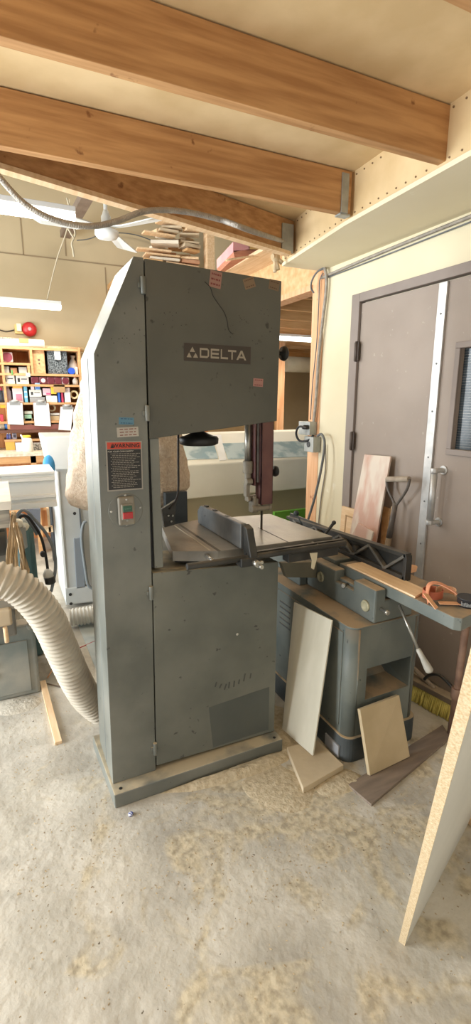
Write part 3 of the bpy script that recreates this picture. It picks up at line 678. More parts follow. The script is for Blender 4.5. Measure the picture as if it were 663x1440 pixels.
# shovel
gl,gr_=pX(545,674,1.99),pX(576,674,1.99); mid=pX(556.5,712,2.0); low=pX(545,768,1.97)
d=(low-mid); bot=mid+d*((.22-mid.z)/d.z)
sv=thing('shovel',(bot.x,bot.y,0),'old D-handled shovel leaning upright against the door','shovel')
MB().cyl(gl,gr_,.016,14).build('grip',mat('grip_dust',(150,136,120),(170,156,138),20,.8),sv,.002)
MB().tube([gl+V((0,.004,0)),gl.lerp(mid,.35)+V((0,.02,0)),gl.lerp(mid,.8)+V((0,.005,0)),mid],.008,10,6).tube([gr_+V((0,-.004,0)),gr_.lerp(mid,.35)+V((0,-.02,0)),gr_.lerp(mid,.8)+V((0,-.008,0)),mid],.008,10,6).build('yoke',mat('yoke_iron',(92,84,78),(112,104,96),20,.6,.3),sv)
MB().cyl(mid+V((0,0,.02)),mid.lerp(bot,.25),.014,14,.017).build('socket',MATS['yoke_iron'],sv)
MB().cyl(mid.lerp(bot,.25),bot,.0165,14,.018).build('shaft',wood_old,sv)
bb=MB(); bb.prism([bot+V((0,.11,.03)),bot+V((0,-.11,.03)),bot+V((-.01,-.11,-.2)),bot+V((-.02,0,-.215)),bot+V((-.01,.11,-.2))],(-.004,0,0)); bb.build('shovel_blade',mat('yoke_iron',(0,0,0)),sv)
# rusty pipe, clamp and push broom below the table
pc=V((1.80,1.42,0)); q0=pX(640,992,1.8); q1=pX(656,880,1.8); dd=(q1-q0)
bt=q0-dd*(q0.z/dd.z)
pp=thing('pipe_clamp',tuple(bt),'rusty pipe clamp standing behind the jointer table end','pipe clamp')
MB().cyl(bt,q1+dd*.25,.016,14).build('pipe',rustm,pp)
m_=q0+dd*.15; MB().cyl(m_-dd*.05,m_+dd*.08,.024,14).build('clamp_collar',rustm,pp,.002)
MB().tube([m_+V((0,.02,.02)),m_+V((0,.10,.04)),m_+V((0,.16,.01)),m_+V((0,.19,-.03))],.008,8,5).build('clamp_handle',iron_dark,pp)
k0=pZ(585,955,.09); k1=pZ(637,1003,.09); k0=V((1.86,1.80,.10)); k1=V((1.93,1.40,.10))
bm_=thing('push_broom',(1.9,1.6,0),'push broom with yellow bristles on the floor beside the jointer','broom')
dr=(k1-k0).normalized(); sd_=V((-dr.y,dr.x,0))
MB().bar(k0,k1,.06,.03).build('broom_head',mat('broom_wood',(110,96,80),(128,112,94),10,.8,dust=.5),bm_,.004)
brm=MB()
for i in range(46):
    for j in (-1,0,1):
        p=k0.lerp(k1,(i+.5)/46)+sd_*j*.018; p.z-=.012; brm.cyl(p,V((p.x-.02+random.uniform(-.006,.006),p.y+random.uniform(-.004,.004),.002)),.0042,5,.006)
tag(brm.build('bristles',bristle,bm_),kind='stuff')
MB().cyl(V((1.895,1.60,.11)),V((1.80,2.75,.50)),.012,10).build('broom_handle',wood_old,bm_)
# particle board sheet at the right front
def dep(px,py,dd):
    r=V(ray(px,py)); return V((0,0,H))+r*dd
A=dep(663,910,.62); B=dep(601,1161,.95); dAB=B-A; Bf=B+dAB*(-(B.z)/dAB.z) ; Af=A-dAB*.5
wv=V((math.cos(.45),-math.sin(.45),0))*.022
dpth=V((.62,.28,0))*1.0
tag(MB().prism([Af,Bf,Bf+wv,Af+wv*1.1],V((.9,.12,.0))*0+dpth).build('melamine_sheet',chip),'particle board sheet edge leaning in at the bottom right corner','board') if 0 else None
ee=V((math.cos(YAW),-math.sin(YAW),0)); fw=V((math.sin(YAW),math.cos(YAW),0)); aa=math.radians(48)
g_=ee*math.cos(aa)+fw*math.sin(aa); e_=-ee*math.sin(aa)+fw*math.cos(aa)
sh=thing('melamine_sheet',tuple(Bf),'grey faced particle board sheet leaning in at the lower right corner','board')
cA=Af-e_*.019; cB=Bf-e_*.019
MB().prism([cA,cB,Bf,Af],g_*.003).build('raw_edge',chip,sh,label='raw speckled chipboard edge')
MB().prism([cA+g_*.003,cB+g_*.003,Bf+g_*.003,Af+g_*.003],g_*.6).build('board_face',melamine,sh)
wb=pZ(655,1156,.0); tag(MB().box((wb.x-.0,wb.y-.08,0),(wb.x+.12,wb.y+.02,.03),rz=-.1).build('wood_block',pine,bevel=.002),'pale square wood block on the floor at the lower right corner','wood block')
# bottle cap
cp=pZ(184,1146,0); tag(MB().lathe((cp.x,cp.y,0),Z1,[(0,.009),(.008,.009),(.0095,.007)],18).build('bottle_cap',mat('cap_blue',(70,84,150),(220,222,230),130,.4,lo=.48,hi=.52),bevel=0),'tiny blue and white bottle cap on the floor before the band saw','bottle cap')
tag(MB().box((.262,1.74,0),(.30,1.80,.004),rz=.5).build('paper_scrap',paper),'small white paper scrap by the left corner of the saw base','paper') if 0 else None
# ================================================================= LEFT SIDE
# hose from left machine to back of the saw
hp=[pY(-60,835,2.05),pY(-25,815,2.0),pY(2,815,1.98),pY(35,832,1.98),pY(66,868,2.0),pY(88,915,2.05),pY(108,958,2.1),pY(126,985,2.15),pY(150,997,2.18),V((.40,2.2,.26)),V((.46,2.12,.25)),V((.48,2.035,.25))]
def rib(r,am,per): return lambda l,t: r+am*abs(math.cos(math.pi*l/per))**3
tag(MB().tube(hp,.065,28,26,rf=rib(.060,.0095,.0225)).build('dust_hose',hose_m),'tan ribbed dust hose curving from the left machine down behind the band saw','hose')
hs=[pZ(98,866,.09),pZ(120,863,.09),pZ(150,858,.09),pZ(200,850,.09)]; hs=[V((p.x,p.y,.075)) for p in hs]
tag(MB().tube(hs,.06,24,20,rf=rib(.055,.010,.024)).build('dust_hose',hose_w),'whitish ribbed hose lying on the floor behind the band saw','hose')
# floor strip and plate, sticks
a=pZ(60,958,.01);b=pZ(82.5,1047,.0); 
tag(MB().bar(V((a.x,a.y,.0075)),V((b.x,b.y,.0075)),.032,.015).build('wood_strip',pine,bevel=.001),'straight pine strip lying on the floor before the left machine','wood strip')
pp_=[pZ(x,y,.01) for x,y in ((108,873),(150,866),(170,950),(137,945))]
tag(MB().prism([V((p.x,p.y,0)) for p in pp_],(0,0,.006)).build('floor_plate',mat('blue_sheet',(150,164,168),(196,200,194),6,.4,.2)),'bluish metal sheet on the floor behind the band saw column','metal sheet')
for i,(x0,y0,x1,y1,c,lb) in enumerate(((67,953,80,931,stud_m,'thin reddish stick crossing the floor dust near the hose'),(65,961,86,966,darkboard,'short dark stick on the floor below the green tank'),(86,966,93,955,darkboard,'bent dark twig on the floor beside the ribbed hose'),(110,912,135,901,red,'thin red rod lying by the bluish metal sheet'))):
    p=pZ(x0,y0,.004);q_=pZ(x1,y1,.004); tag(MB().cyl((p.x,p.y,.004),(q_.x,q_.y,.004),.0035,8).build('stick',c),lb,'stick')
# left machine
lm=thing('shaper_machine',(-.2,2.7,0),'dusty grey machine cabinet at the left edge with a bench top above','machine')
zc=pY(50,878,2.6).z
MB().box((-.7,2.62,0),(.066,3.0,zc)).build('cabinet',mach_green,lm,.015,seg=3)
MB().box((-.6,2.612,.03),(pY(38,900,2.61).x-.0,2.62,pY(20,905,2.6).z)).build('access_door',mach_green,lm,.003)
lo=MB()
for k in range(4): lo.lathe((-.155,2.612,.16+k*.06),(0,-1,0),[(0,.03),(.008,.02),(.01,.005)],12)
lo.build('vent',mach_green,lm)
MB().lathe(pY(42,880,2.62),(0,-1,0),[(0,.018),(.02,.016),(.024,.006)],14).build('round_boss',mach_green,lm)
MB().box((-.7,2.40,pY(0,860,2.4).z),(pY(32,850,2.4).x,2.43,pY(0,845,2.4).z)).build('side_bar',mat('bar_grey',(128,124,114),(150,144,132),8,.5,dust=.8),lm,.003)
MB().box((-.5,2.36,pY(0,883,2.36).z),(pY(17,870,2.36).x,2.60,pY(0,860,2.36).z)).build('tool_tray',mat('tray_tan',(176,158,132),(196,178,150),8,.8,dust=.6),lm,.01)
a=pY(7,882,2.36);b=pY(10,903,2.36); MB().cyl(a,b,.010,10).build('peg',pine,lm)
MB().tube([pY(18,862,2.55),pY(32,858,2.56),pY(46,862,2.6)],.04,20,16,rf=rib(.036,.007,.015)).build('hose_stub',hose_m,lm)
MB().box((-.7,2.30,pY(0,718,2.3).z),(pY(16,707,2.3).x,2.9,pY(0,706,2.3).z)).build('bench_top',mat('bench_white',(206,200,188),(226,222,212),5,.7,dust=.3),lm,.002)
MB().box((-.7,2.32,pY(0,745,2.3).z),(pY(12,707,2.3).x,2.85,pY(0,719,2.3).z)).build('bench_apron',mat('apron_grey',(120,118,110),(170,164,152),5,.7,stretch=(1,1,20)),lm,.002)
MB().cyl((-.4,2.45,pY(0,765,2.45).z),(pY(9,765,2.45).x,2.45,pY(0,765,2.45).z),.055,20).build('motor',mat('motor_dark',(84,84,82),(104,102,98),8,.6,dust=.6),lm)
MB().box((-.5,2.5,zc),(-.02,2.9,pY(0,745,2.5).z)).build('machine_body',mat('body_shadow',(110,106,98),(130,126,116),6,.7,dust=.5),lm,.01)
# gloves / cloths hanging
def cloth(name,pts,y,th,label,m,cat,fold=.02):
    mb=MB(); bm=mb.bm; rows=[]
    for (xl,xr,py) in pts:
        n=21; row=[]
        for i in range(n):
            p=pY(xl+(xr-xl)*i/(n-1),py,y); p.y-=fold*abs(math.sin(i*.9+py*.05)); p.x+=.006*math.sin(py*.35+i*.5); p.z+=.01*math.sin(i*.8); row.append(p)
        ring=[bm.verts.new(p) for p in row]+[bm.verts.new(p+V((0,th,0))) for p in row[::-1]]; rows.append(ring)
    mb.skin(rows); return tag(mb.build(name,m),label,cat)
cloth('leather_glove',[(14,24,722),(12,22,740),(10,26,760),(9,24,780),(8,25,800)],2.28,.02,'tan leather glove hanging limp from the bench edge at left','mat' and leather if 0 else mat('glove_tan',(190,164,128),(212,190,158),10,.9,0,.4,40),'glove')
cloth('leather_glove',[(17,26,738),(22,32,755),(26,36,775),(30,40,800),(31,41,812)],2.24,.02,'second pale glove hanging nearer the grey cylinder',MATS['glove_tan'],'glove')
cy=pY(33,790,2.5)
cn=thing('canister',(cy.x,2.5,0.9),'grey canister with a creamy cap beside the teal tank','canister')
zt_=pY(33,740,2.5).z; MB().cyl((cy.x,2.5,.86),(cy.x,2.5,zt_),.025,18).build('canister_body',flat(150,150,144),cn,.002)
MB().lathe((cy.x-.01,2.5,zt_),Z1,[(0,.024),(.015,.028),(.03,.024),(.038,.012)],14).build('cap',mat('cap_cream',(222,214,192),(236,230,212),10,.7),cn)
# teal tank
x0=pY(38,850,2.75).x;x1=pY(58,850,2.75).x
tk=thing('teal_tank',((x0+x1)/2,2.9,0),'narrow teal green steel tank standing behind the left machine','tank')
MB().box((.02,3.03,.0),(pY(64.5,925,3.03).x,3.30,pY(50,738,3.05).z)).build('tank_body',teal,tk,.03,seg=4)
MB().lathe(V((.075,3.05,pY(50,738,3.05).z-.02)),(0,-.3,1),[(0,.022),(.02,.028),(.035,.02)],14).build('filler_cap',mat('cap_cream',(0,0,0)),tk)
# cables
cbm=flat(98,108,118)
for i,(pts,r,m,lb) in enumerate((
  ([(18,742),(26,722),(36,718),(50,732),(66,752),(76,775),(78,800),(72,832)],.0085,mat('cable_blue_grey',(108,116,122),(128,134,138),20,.6),'thick grey cable looping beside the left machine, the longer loop'),
  ([(22,748),(28,728),(38,726),(48,738),(58,756),(64,780),(68,806)],.0075,black,'black cable with white plug behind the green tank'),
  ([(14,745),(22,730),(32,724),(44,738),(52,752)],.0075,MATS['cable_blue_grey'],'short pale blue cable above the teal tank'))):
    t_=thing('power_cable',tuple(pY(*pts[-1],2.75)),lb,'cable')
    MB().tube([pY(x,y,2.72+.02*i) for x,y in pts],r,10,6).build('cable',m,t_)
    if i==1:
        p=pY(69,808,2.72); MB().lathe(p+V((-.01,0,.03)),(.2,0,-1),[(0,.012),(.02,.026),(.05,.028),(.065,.02)],14).build('plug',mat('plug_white',(206,204,196)),t_)
        MB().lathe(p+V((0,-.01,-.01)),(.1,0,-1),[(0,.028),(.035,.028),(.04,.018)],14).build('socket',black,t_)
    if i==0: MB().lathe(pY(60,778,2.72),(0,-1,0),[(0,.014),(.03,.014)],12).build('cable_clip',black,t_)
# white machine with beam
wm=thing('panel_saw',(.45,3.5,0),'tall white and grey machine with a long ribbed white beam behind the band saw','machine')
WY=3.72
u=lambda x,y,yy=WY:pY(x,y,yy)
MB().prism([u(93,851),u(78,663),u(70,652),u(61,614),u(160,613),u(160,845)],(0,.5,0)).build('cabinet',lgrey,wm,.01)
MB().prism([u(62,615,WY-.01),u(118,613,WY-.01),u(118,660,WY-.01),u(77,660,WY-.01),u(70,652,WY-.01)],(0,.01,0)).build('upper_panel',white_p,wm,.003)
MB().prism([u(79,663,WY-.012),u(82,663,WY-.012),u(97,851,WY-.012),u(93,851,WY-.012)],(0,.012,0)).build('corner_post',white_p,wm,.003)
MB().prism([u(92,828,WY-.02),u(134,823,WY-.02),u(134,845,WY-.02),u(93,851,WY-.02)],(0,.02,0)).build('foot_panel',lgrey,wm,.003)
MB().prism([u(104,758,WY-.02),u(116,756,WY-.02),u(120,826,WY-.02),u(108,828,WY-.02)],(0,.02,0)).build('grey_cover',flat(126,132,138),wm,.002)
MB().prism([u(110,704,WY-.012),u(112,704,WY-.012),u(117,756,WY-.012),u(114.5,756,WY-.012)],(0,.012,0)).build('seam',flat(90,94,96),wm)
hl=MB()
for x,y in ((105,722),(99,836),(100,849)): hl.lathe(u(x,y,WY-.022),(0,-1,0),[(0,.012),(.002,.012)],10)
hl.build('bolt_hole',black,wm)
MB().tube([u(122,733,WY-.03),u(117,738,WY-.03),u(115,760,WY-.03),u(120,800,WY-.03),u(124,822,WY-.03),u(132,828,WY-.03)],.012,10,5).build('handle_tube',flat(120,126,128),wm)
wz=[pY(0,y,3.05).z for y in (652,667,674,681,706,712,722)]
bmx=pY(80,670,3.05).x
bm2=MB(); y=3.05
pr=[(3.0+.0,pY(0,667,3.0).z),(3.0,pY(0,720,3.0).z)]
zt=pY(0,667,3.0).z; zb=pY(0,719,3.0).z; hh=zt-zb
prof=[(3.0,zb),(3.0,zb+.03),(3.03,zb+.035),(3.03,zb+.05),(3.012,zb+.055),(3.012,zb+hh*.34),(3.035,zb+hh*.36),(3.035,zb+hh*.72),(3.0,zb+hh*.76),(3.0,zb+hh*.84),(3.02,zb+hh*.86),(3.02,zb+hh*.92),(3.0,zb+hh*.94),(3.0,zt),(3.35,zt),(3.35,zb)]
bm2.prism([(-1.2,a,b) for a,b in prof],(1.2+pY(79,690,3.0).x,0,0)); bm2.build('ribbed_beam',white_p,wm,.001,label='long white extruded beam')
MB().box((.06,3.05,zb-.55),(.14,3.3,zb)).build('beam_support',lgrey,wm) if 0 else None
for x in (-1.0,): MB().box((x,3.05,0),(x+.1,3.3,zb)).build('beam_leg',lgrey,wm)
rg=MB().sphere(u(69,655,3.6),.05,(.8,.5,1.5)).build('blue_rag',flat(66,150,206)); tag(rg,'blue rag hooked on the corner of the white machine','rag')
# stuff under the beam: dark crate and tan forms
tag(MB().prism([pY(x,y,4.0) for x,y in ((36,716),(57,716),(57,752),(44,740))],(0,.3,0)).build('dark_crate',flat(96,98,104)),'dark grey crate under the white beam','crate')
for i,(x0,y0,x1,y1) in enumerate(((66,715,72,748),(75,715,81,760),(62,742,75,748))):
    a=pY(x0,y0,4.2);b=pY(x1,y1,4.2); tag(MB().box((a.x,4.2,b.z if i<2 else b.z),(b.x,4.25,a.z)).build('rack_slat',pine),['tan upright slat under the white beam, left of two','tan upright slat under the white beam beside the white machine','short tan cross slat under the white beam'][i],'slat')
# ================================================================= DUST BAG
dbg=thing('dust_collector',(.72,2.6,0),'fluffy beige dust collector bag hanging behind the band saw column','dust bag')
def bag():
    mb=MB(); R=[]; rows=[(470,150,215,2.6),(500,134,228,2.6),(540,114,243,2.6),(580,106,252,2.6),(620,101,256,2.6),(650,95,260,2.6),(672,92,264,2.6),(690,93,263,2.6),(702,100,255,2.6),(710,118,240,2.6),(716,140,215,2.6)]
    rows2=[]
    for i in range(len(rows)-1):
        for k in range(5):
            t=k/5; rows2.append(tuple(rows[i][j]*(1-t)+rows[i+1][j]*t for j in range(4)))
    rows2.append(rows[-1])
    for (py,xl,xr,yy) in rows2:
        a=pY(xl,py,yy);b=pY(xr,py,yy+.0); c=(a+b)/2; r=(b-a).length/2; ring=[]
        for i in range(72):
            an=2*math.pi*i/72; fold=1+.05*math.sin(an*9+py*.05)*(0.4+.6*noise.noise(V((an,py*.02,0))))
            nn=noise.noise(V((math.cos(an)*6,math.sin(an)*6,py*.05)))*.018
            ring.append(mb.bm.verts.new(c+V((math.cos(an)*(r*fold+nn),math.sin(an)*(r*.55*fold+nn),0))))
        R.append(ring)
    mb.skin(R); return mb
bag().build('fabric_bag',fleece,dbg)
zlo=pY(178,716,2.6).z
MB().cyl((.70,2.6,0.0),(.70,2.6,zlo),.20,28).build('collector_drum',mat('drum_grey',(176,182,184),(190,194,194),5,.5),dbg)
a=pY(236,700,2.5); MB().box((a.x-.05,2.38,pY(236,745,2.4).z),(a.x+.07,2.42,pY(236,692,2.4).z)).build('collector_bracket',flat(54,58,60),dbg,.004)
MB().cyl((pY(254,720,2.55).x,2.55,.55),(pY(254,720,2.55).x,2.55,pY(254,695,2.55).z),.035,16).build('collector_pipe',flat(170,172,170),dbg)
# ================================================================= WHITE HOUSING BEHIND TABLE
wt=thing('white_machine_cover',(2.2,4.3,0),'long white machine cover with two cloudy windows behind the band saw table','machine')
z1=pY(340,650,4.0).z; z0=pY(340,695,4.0).z; z2=pY(340,609,4.45).z
xl,xr=1.0,3.4
MB().prism([(xl,4.0,z0),(xl,4.0,z1),(xl,4.45,z2),(xl,4.75,z2),(xl,4.75,z0)],(xr-xl,0,0)).build('cover_shell',cream_p,wt,.01)
MB().box((xl,4.2,.0),(xr,4.7,z0)).build('lower_panel',cream_shaded,wt,.004)
nrm=V((0,-(z2-z1),.45)).normalized()
def slope(px,py):
    r=V(ray(px,py)); o=V((0,0,H)); p=V((0,4.0,z1)); t=(p-o).dot(nrm)/r.dot(nrm); return o+r*t+nrm*.001
for i,pts in enumerate((((248,617),(299,617),(307,645),(240,648)),((313,624),(478,619),(478,641),(321,646)))):
    w=MB().prism([slope(*p) for p in pts],nrm*.004).build('cloudy_window',glaze,wt)
MB().prism([slope(*p) for p in ((300,612),(311,612),(319,647),(309,648))],nrm*.003).build('window_divider',white_p,wt)
tag(MB().box((2.1,3.62,0),(3.0,3.66,pY(410,718,3.62).z)).build('green_board',mat('green_paint',(86,150,44),(104,170,58),6,.6)),'bright green board standing on edge before the white cover','board')
# distant shelving seen below the upper door
sf=thing('storage_rack',(2.0,5.6,0),'brown wooden rack behind the white cover under the upper saw door','rack')
for z in (.9,1.25,1.62): MB().box((1.45,5.5,z),(3.1,5.9,z+.03)).build('shelf_board',orange_wood,sf)
for x in (1.45,2.2,3.05): MB().box((x,5.5,0),(x+.05,5.9,1.65)).build('upright',orange_wood,sf)
MB().box((1.45,5.88,0),(2.34,5.9,1.65)).build('back_panel',tan_wood,sf)
st=[]
for k in range(5):
    tag(MB().box((2.0+random.uniform(-.03,.03),5.55,1.285+k*.022),(2.35+random.uniform(-.05,.05),5.8,1.303+k*.022)).build('paper_stack',paper),'white sheet bundle stacked on the brown rack behind the saw','papers','paper bundles on the brown rack')
# ---- next room: far items
tag(MB().box((pY(390,560,6.4).x,6.4,0),(pY(400,560,6.4).x,6.46,2.36)).build('wall_post',stud_m),'pale wooden post in the next room beside the saw','post')
rl=pY(400,512,7);rr_=pY(440,512,7)
tag(MB().cyl((rl.x,7,rl.z-.0),(rr_.x+.5,7,rl.z),.12,20).build('fabric_roll',mat('roll_grey',(186,176,150),(200,190,166),6,.9)),'big grey tan roll hung high in the next room','roll')
tag(MB().box((rl.x-.3,6.9,rl.z-.15),(rl.x-.2,7.1,2.36)).build('roll_bracket',tan_wood),'wooden bracket holding the roll in the next room','bracket')
tag(MB().box((2.5,7.6,0),(4.4,7.65,2.0)).build('sheet_stack',mat('cardboard',(176,150,110),(190,164,124),4,.9)),'tall brown cardboard sheet standing in the next room','cardboard')
# ================================================================= LOFT: lumber
lmx=[(196,348,230,353),(196,354,236,358),(200,360,240,364),(197,342,222,346),(222,322,262,328),(240,318,290,322),(244,331,296,338),(246,339,290,345),(240,346,280,351),(236,352,290,357),(238,358,296,364),(272,326,297,331),(270,345,297,350),(216,330,246,334),(262,311,296,315),(278,352,297,358),(205,336,240,340),(252,352,262,366)]
pal=[pine,tan_wood,pinkb,pine,mat('lumber_grey',(190,170,140),(206,188,160),5,.8)]
rk=thing('lumber_rack',(1.75,5.4,2.8),'timber rack shelf holding offcuts high on the back wall','rack')
zr=pY(250,372,5.0).z-.04
MB().box((1.25,5.0,zr-.05),(2.12,6.0,zr)).build('rack_shelf',tan_wood,rk)
for x in (1.3,2.05): MB().prism([(x,5.98,zr-.05),(x,5.2,zr-.05),(x,5.98,zr-.6)],(.04,0,0)).build('rack_bracket',tan_wood,rk)
words=['lowest','second','third','fourth','fifth','sixth','seventh','eighth','ninth','tenth','eleventh','twelfth','thirteenth','topmost']
rw=['front','rear']
span=[(1.36+.02*max(0,k-6)**1.3,2.0) for k in range(14)]
pal+=[mat('lumber_red',(190,138,104),(206,158,124),5,.8),mat('lumber_white',(222,210,190),(234,224,206),5,.8)]
for k in range(14):
    for r_ in range(2):
        x0,x1=span[k]; x0+=random.uniform(0,.16)+(.1 if r_ else 0); cut_=random.uniform(.35,.65); y=5.02+r_*.2; z=zr+.001+k*.037
        for n_,(a,b) in enumerate(((x0,x0+(x1-x0)*cut_-.02),(x0+(x1-x0)*cut_+.01,x1-random.uniform(0,.03)))):
            if k>3 and random.random()<.28: continue
            h=random.choice((.015,.022,.031)); a-=random.uniform(0,.05) if n_==0 else 0

            o=MB().box((a,y,z),(b,y+random.uniform(.09,.15),z+h),rz=random.uniform(-.16,.16) if b-a>.28 else random.uniform(-.5,.5)).build('lumber_offcut',pal[random.choice((0,0,1,3,4,4,5,6,0))],bevel=.002)
            tag(o,'lumber offcut in the high pile, %s layer, %s row, %s of the two in line'%(words[k],rw[r_],('left','right')[n_]),'lumber','lumber offcuts on the high rack')
# end divider
struct(MB().box((2.06,5.0,zr),(2.14,5.1,4.3)).build('trim_11',pine))
# pink foam stack on loft edge
struct(MB().box((1.86,3.10,2.62),(2.14,5.0,2.645)).build('trim_12',pine))
pf=thing('foam_stack',(2.0,3.7,2.645),'pink foam boards stacked at the loft edge left of the header','foam')
for i,(pts,m) in enumerate((([(328,340),(352,338),(352,350),(328,355)],mat('pink_foam',(226,160,160),(236,180,176),6,.9)),([(328,352),(385,351),(387,359),(330,362)],mat('reddish_plank',(186,120,92),(204,140,110),6,.8,stretch=(1,8,8))),([(350,338),(382,341),(384,352),(350,350)],mat('amber_plank',(224,180,110),(236,200,140),6,.8)))):
    MB().prism([pY(x,y,3.68) for x,y in pts],(.08,.5,0)).build('stacked_board',m,pf,.002)
a=pY(318,366,3.60);b=pY(392,360,3.60)
tag(MB().tube([a,a.lerp(b,.5)+V((0,0,.012)),b],.008,8,5).build('branch_stick',pine),'thin curved pale stick poking out below the pink foam','stick')
# cloth knot
kn=MB(); kc_=pY(388,362,2.98)
kn.sphere(kc_,.03,(1,.8,1.1)); 
for dx,dz,w in ((-.03,-.0,.016),(.01,-.075,.018),(.045,-.03,.015),(-.01,-.09,.012)): kn.cyl(kc_,kc_+V((dx,-.01,dz)),.012,9,w)
tag(kn.build('knotted_cloth',rag_m),'knotted tan cloth tied at the corner of the ceiling beam','cloth')
# ================================================================= CONDUIT, OUTLETS
cpts=[pY(-10,238,2.13),pY(27,280,2.13),pY(60,302,2.13),pY(95,314,2.13),pY(130,318,2.13),pY(165,311,2.13),pY(205,297,2.13),pY(255,297,2.13),pY(310,309,2.13),pY(355,325,2.13),V(pX(410,343,1.9)),V(pX(437,353,1.98)),V(pX(452,367,2.05)),V(pX(459,385,2.07)),V(pX(459,410,2.075)),V(pX(455,445,2.075)),V(pX(449,500,2.075)),V(pX(445,560,2.075)),V(pX(441,600,2.075))]
tag(MB().tube(cpts,.011,12,10,rf=rib(.0105,.0015,.008)).build('flexible_conduit',conduit_m),'ribbed metal conduit sagging under the joists and down the wall end','conduit')
tag(MB().tube([V((2.085,3.02,2.37)),V((2.085,2.5,2.385)),V((2.085,1.8,2.395)),V((2.085,.9,2.40)),V((2.085,-.5,2.40))],.009,10,5).build('wall_conduit',conduit_m),'straight grey conduit running along the top of the cream wall','conduit')
tag(MB().tube([V((2.09,2.98,2.36)),V((2.09,2.4,2.365)),V((2.09,1.6,2.375)),V((2.09,.4,2.385))],.004,8,5).build('thin_cable',cable_m),'thin cable below the straight conduit on the cream wall','cable')
w1=[(444,360),(439,395),(447,405)]
tag(MB().tube([pX(456,377,2.06),pX(446,383,2.04),pX(439,395,2.03),pX(438,405,2.04),pX(442,412,2.06)],.006,8,6).build('thin_cable',cable_m),'cable loop at the wall corner under the soffit','cable')
tag(MB().tube([pX(455,384,2.08),pX(450,395,2.08),pX(449,420,2.08),pX(446,480,2.08),pX(440,540,2.08),pX(437,590,2.08)],.004,8,6).build('thin_cable',cable_m),'thin cable running down the wood stud','cable')
bx1=thing('outlet_box',tuple(pX(437,600,2.08)),'upper grey outlet box on the wood stud with a black plug','outlet')
a=pX(430,592,2.09);b=pX(445,612,2.09)
MB().box((2.03,b.y,b.z),(2.095,a.y,a.z)).build('box_body',box_m,bx1,.003)
MB().lathe(pX(436,601,2.03)+V((.0,0.02,0)),(-1,.4,0),[(0,.016),(.03,.016),(.045,.010)],14).build('plug',black,bx1)
tag(MB().tube([pX(432,602,1.99),pX(421,600,1.98),pX(417,610,1.98),pX(422,620,2.0),pX(434,619,2.03),pX(441,612,2.05)],.008,10,6).build('extension_cable',black),'black cord looping between the two outlet boxes','cord')
bx2=thing('outlet_box',tuple(pX(443,625,2.08)),'lower grey outlet box with a round socket beside the stud','outlet')
a=pX(438,613,2.09);b=pX(450,636,2.09)
MB().box((2.03,b.y,b.z),(2.095,a.y,a.z)).build('box_body',box_m,bx2,.003)
MB().lathe(V((2.031,(a.y+b.y)/2,(a.z+b.z)/2)),(-1,0,0),[(0,.022),(.004,.022),(.005,.010),(.002,.008)],18).build('round_socket',flat(70,70,70),bx2)
tag(MB().tube([pX(447,613,2.05),pX(453,611,2.04),pX(457,625,2.03),pX(452,660,2.0),pX(443,700,1.97),pX(434,730,1.95),pX(430,745,1.9)],.009,10,6).build('extension_cable',cable_m),'grey cord dropping from the outlet behind the jointer fence','cord')
tag(MB().tube([pX(458,625,2.085),pX(458,660,2.09),pX(452,700,2.09),pX(448,742,2.09),pX(446,790,2.09)],.005,8,6).build('thin_cable',flat(150,142,130)),'pale cable running down the cream wall beside the grey cord','cable')
# ================================================================= CEILING FAN
fc=pY(150,322,3.95)
fan=thing('ceiling_fan',(fc.x,fc.y,fc.z),'white three blade ceiling fan hanging from the high ceiling','ceiling fan')
MB().cyl(fc+V((0,0,.08)),(fc.x,fc.y,4.3),.014,12).build('down_rod',white_p,fan)
MB().lathe(fc+V((0,0,-.07)),Z1,[(0,.03),(.01,.07),(.03,.085),(.055,.085),(.065,.06),(.075,.035),(.15,.035),(.165,.025),(.19,.018)],28).build('motor_housing',white_p,fan)
for tgt in (pZ(227,303,fc.z),pZ(178,347,fc.z),pZ(70,303,fc.z)):
    d=(tgt-fc); d.z=0; Lb=min(max(d.length,.5),.9); d=d.normalized(); s_=V((-d.y,d.x,0)); c=V((fc.x,fc.y,fc.z))
    MB().prism([c+d*.06+s_*.03,c+d*.22+s_*.06,c+d*(Lb-.05)+s_*.085,c+d*Lb+s_*.05,c+d*Lb-s_*.06+V((0,0,-.03)),c+d*(Lb-.05)-s_*.08+V((0,0,-.04)),c+d*.2-s_*.06+V((0,0,-.03)),c+d*.06-s_*.03],(0,0,.008)).build('fan_blade',white_p,fan,.002)
# ================================================================= FLUORESCENTS
tube_m=mat('tube_glow',(255,252,240),emit=5)
def fluo(p,q_,label,hang=None,w=.10):
    t_=thing('fluorescent_light',tuple((V(p)+V(q_))/2),label,'light','fluorescent lights')
    p=V(p);q_=V(q_)
    MB().bar(p+V((0,0,.045)),q_+V((0,0,.045)),w,.03).build('light_housing',white_p,t_,.003)
    MB().bar(p+V((0.0,0,.008)),q_+V((0,0,.008)),w*.95,.044).build('light_diffuser',tube_m,t_,.012)
    return t_
p=pZ(105,311,2.6); f1=fluo((p.x-1.25,3.32,2.6),(p.x,3.33,2.6),'upper bright fluorescent light hanging near the ceiling fan')
p2=pY(86,434,5.4); f2=fluo((p2.x-1.25,5.4,p2.z),(p2.x,5.4,p2.z),'lower bright fluorescent light hanging over the shelves')
pr_=pY(405,492,8.0); f3=fluo((2.4,8.0,2.28),(4.2,8.0,2.28),'fluorescent light in the next room beyond the stud')
pr_=pY(437,419,5.2); f4=fluo((2.75,5.6,2.3),(3.9,5.6,2.3),'short lit fixture at the next room ceiling near the stud')
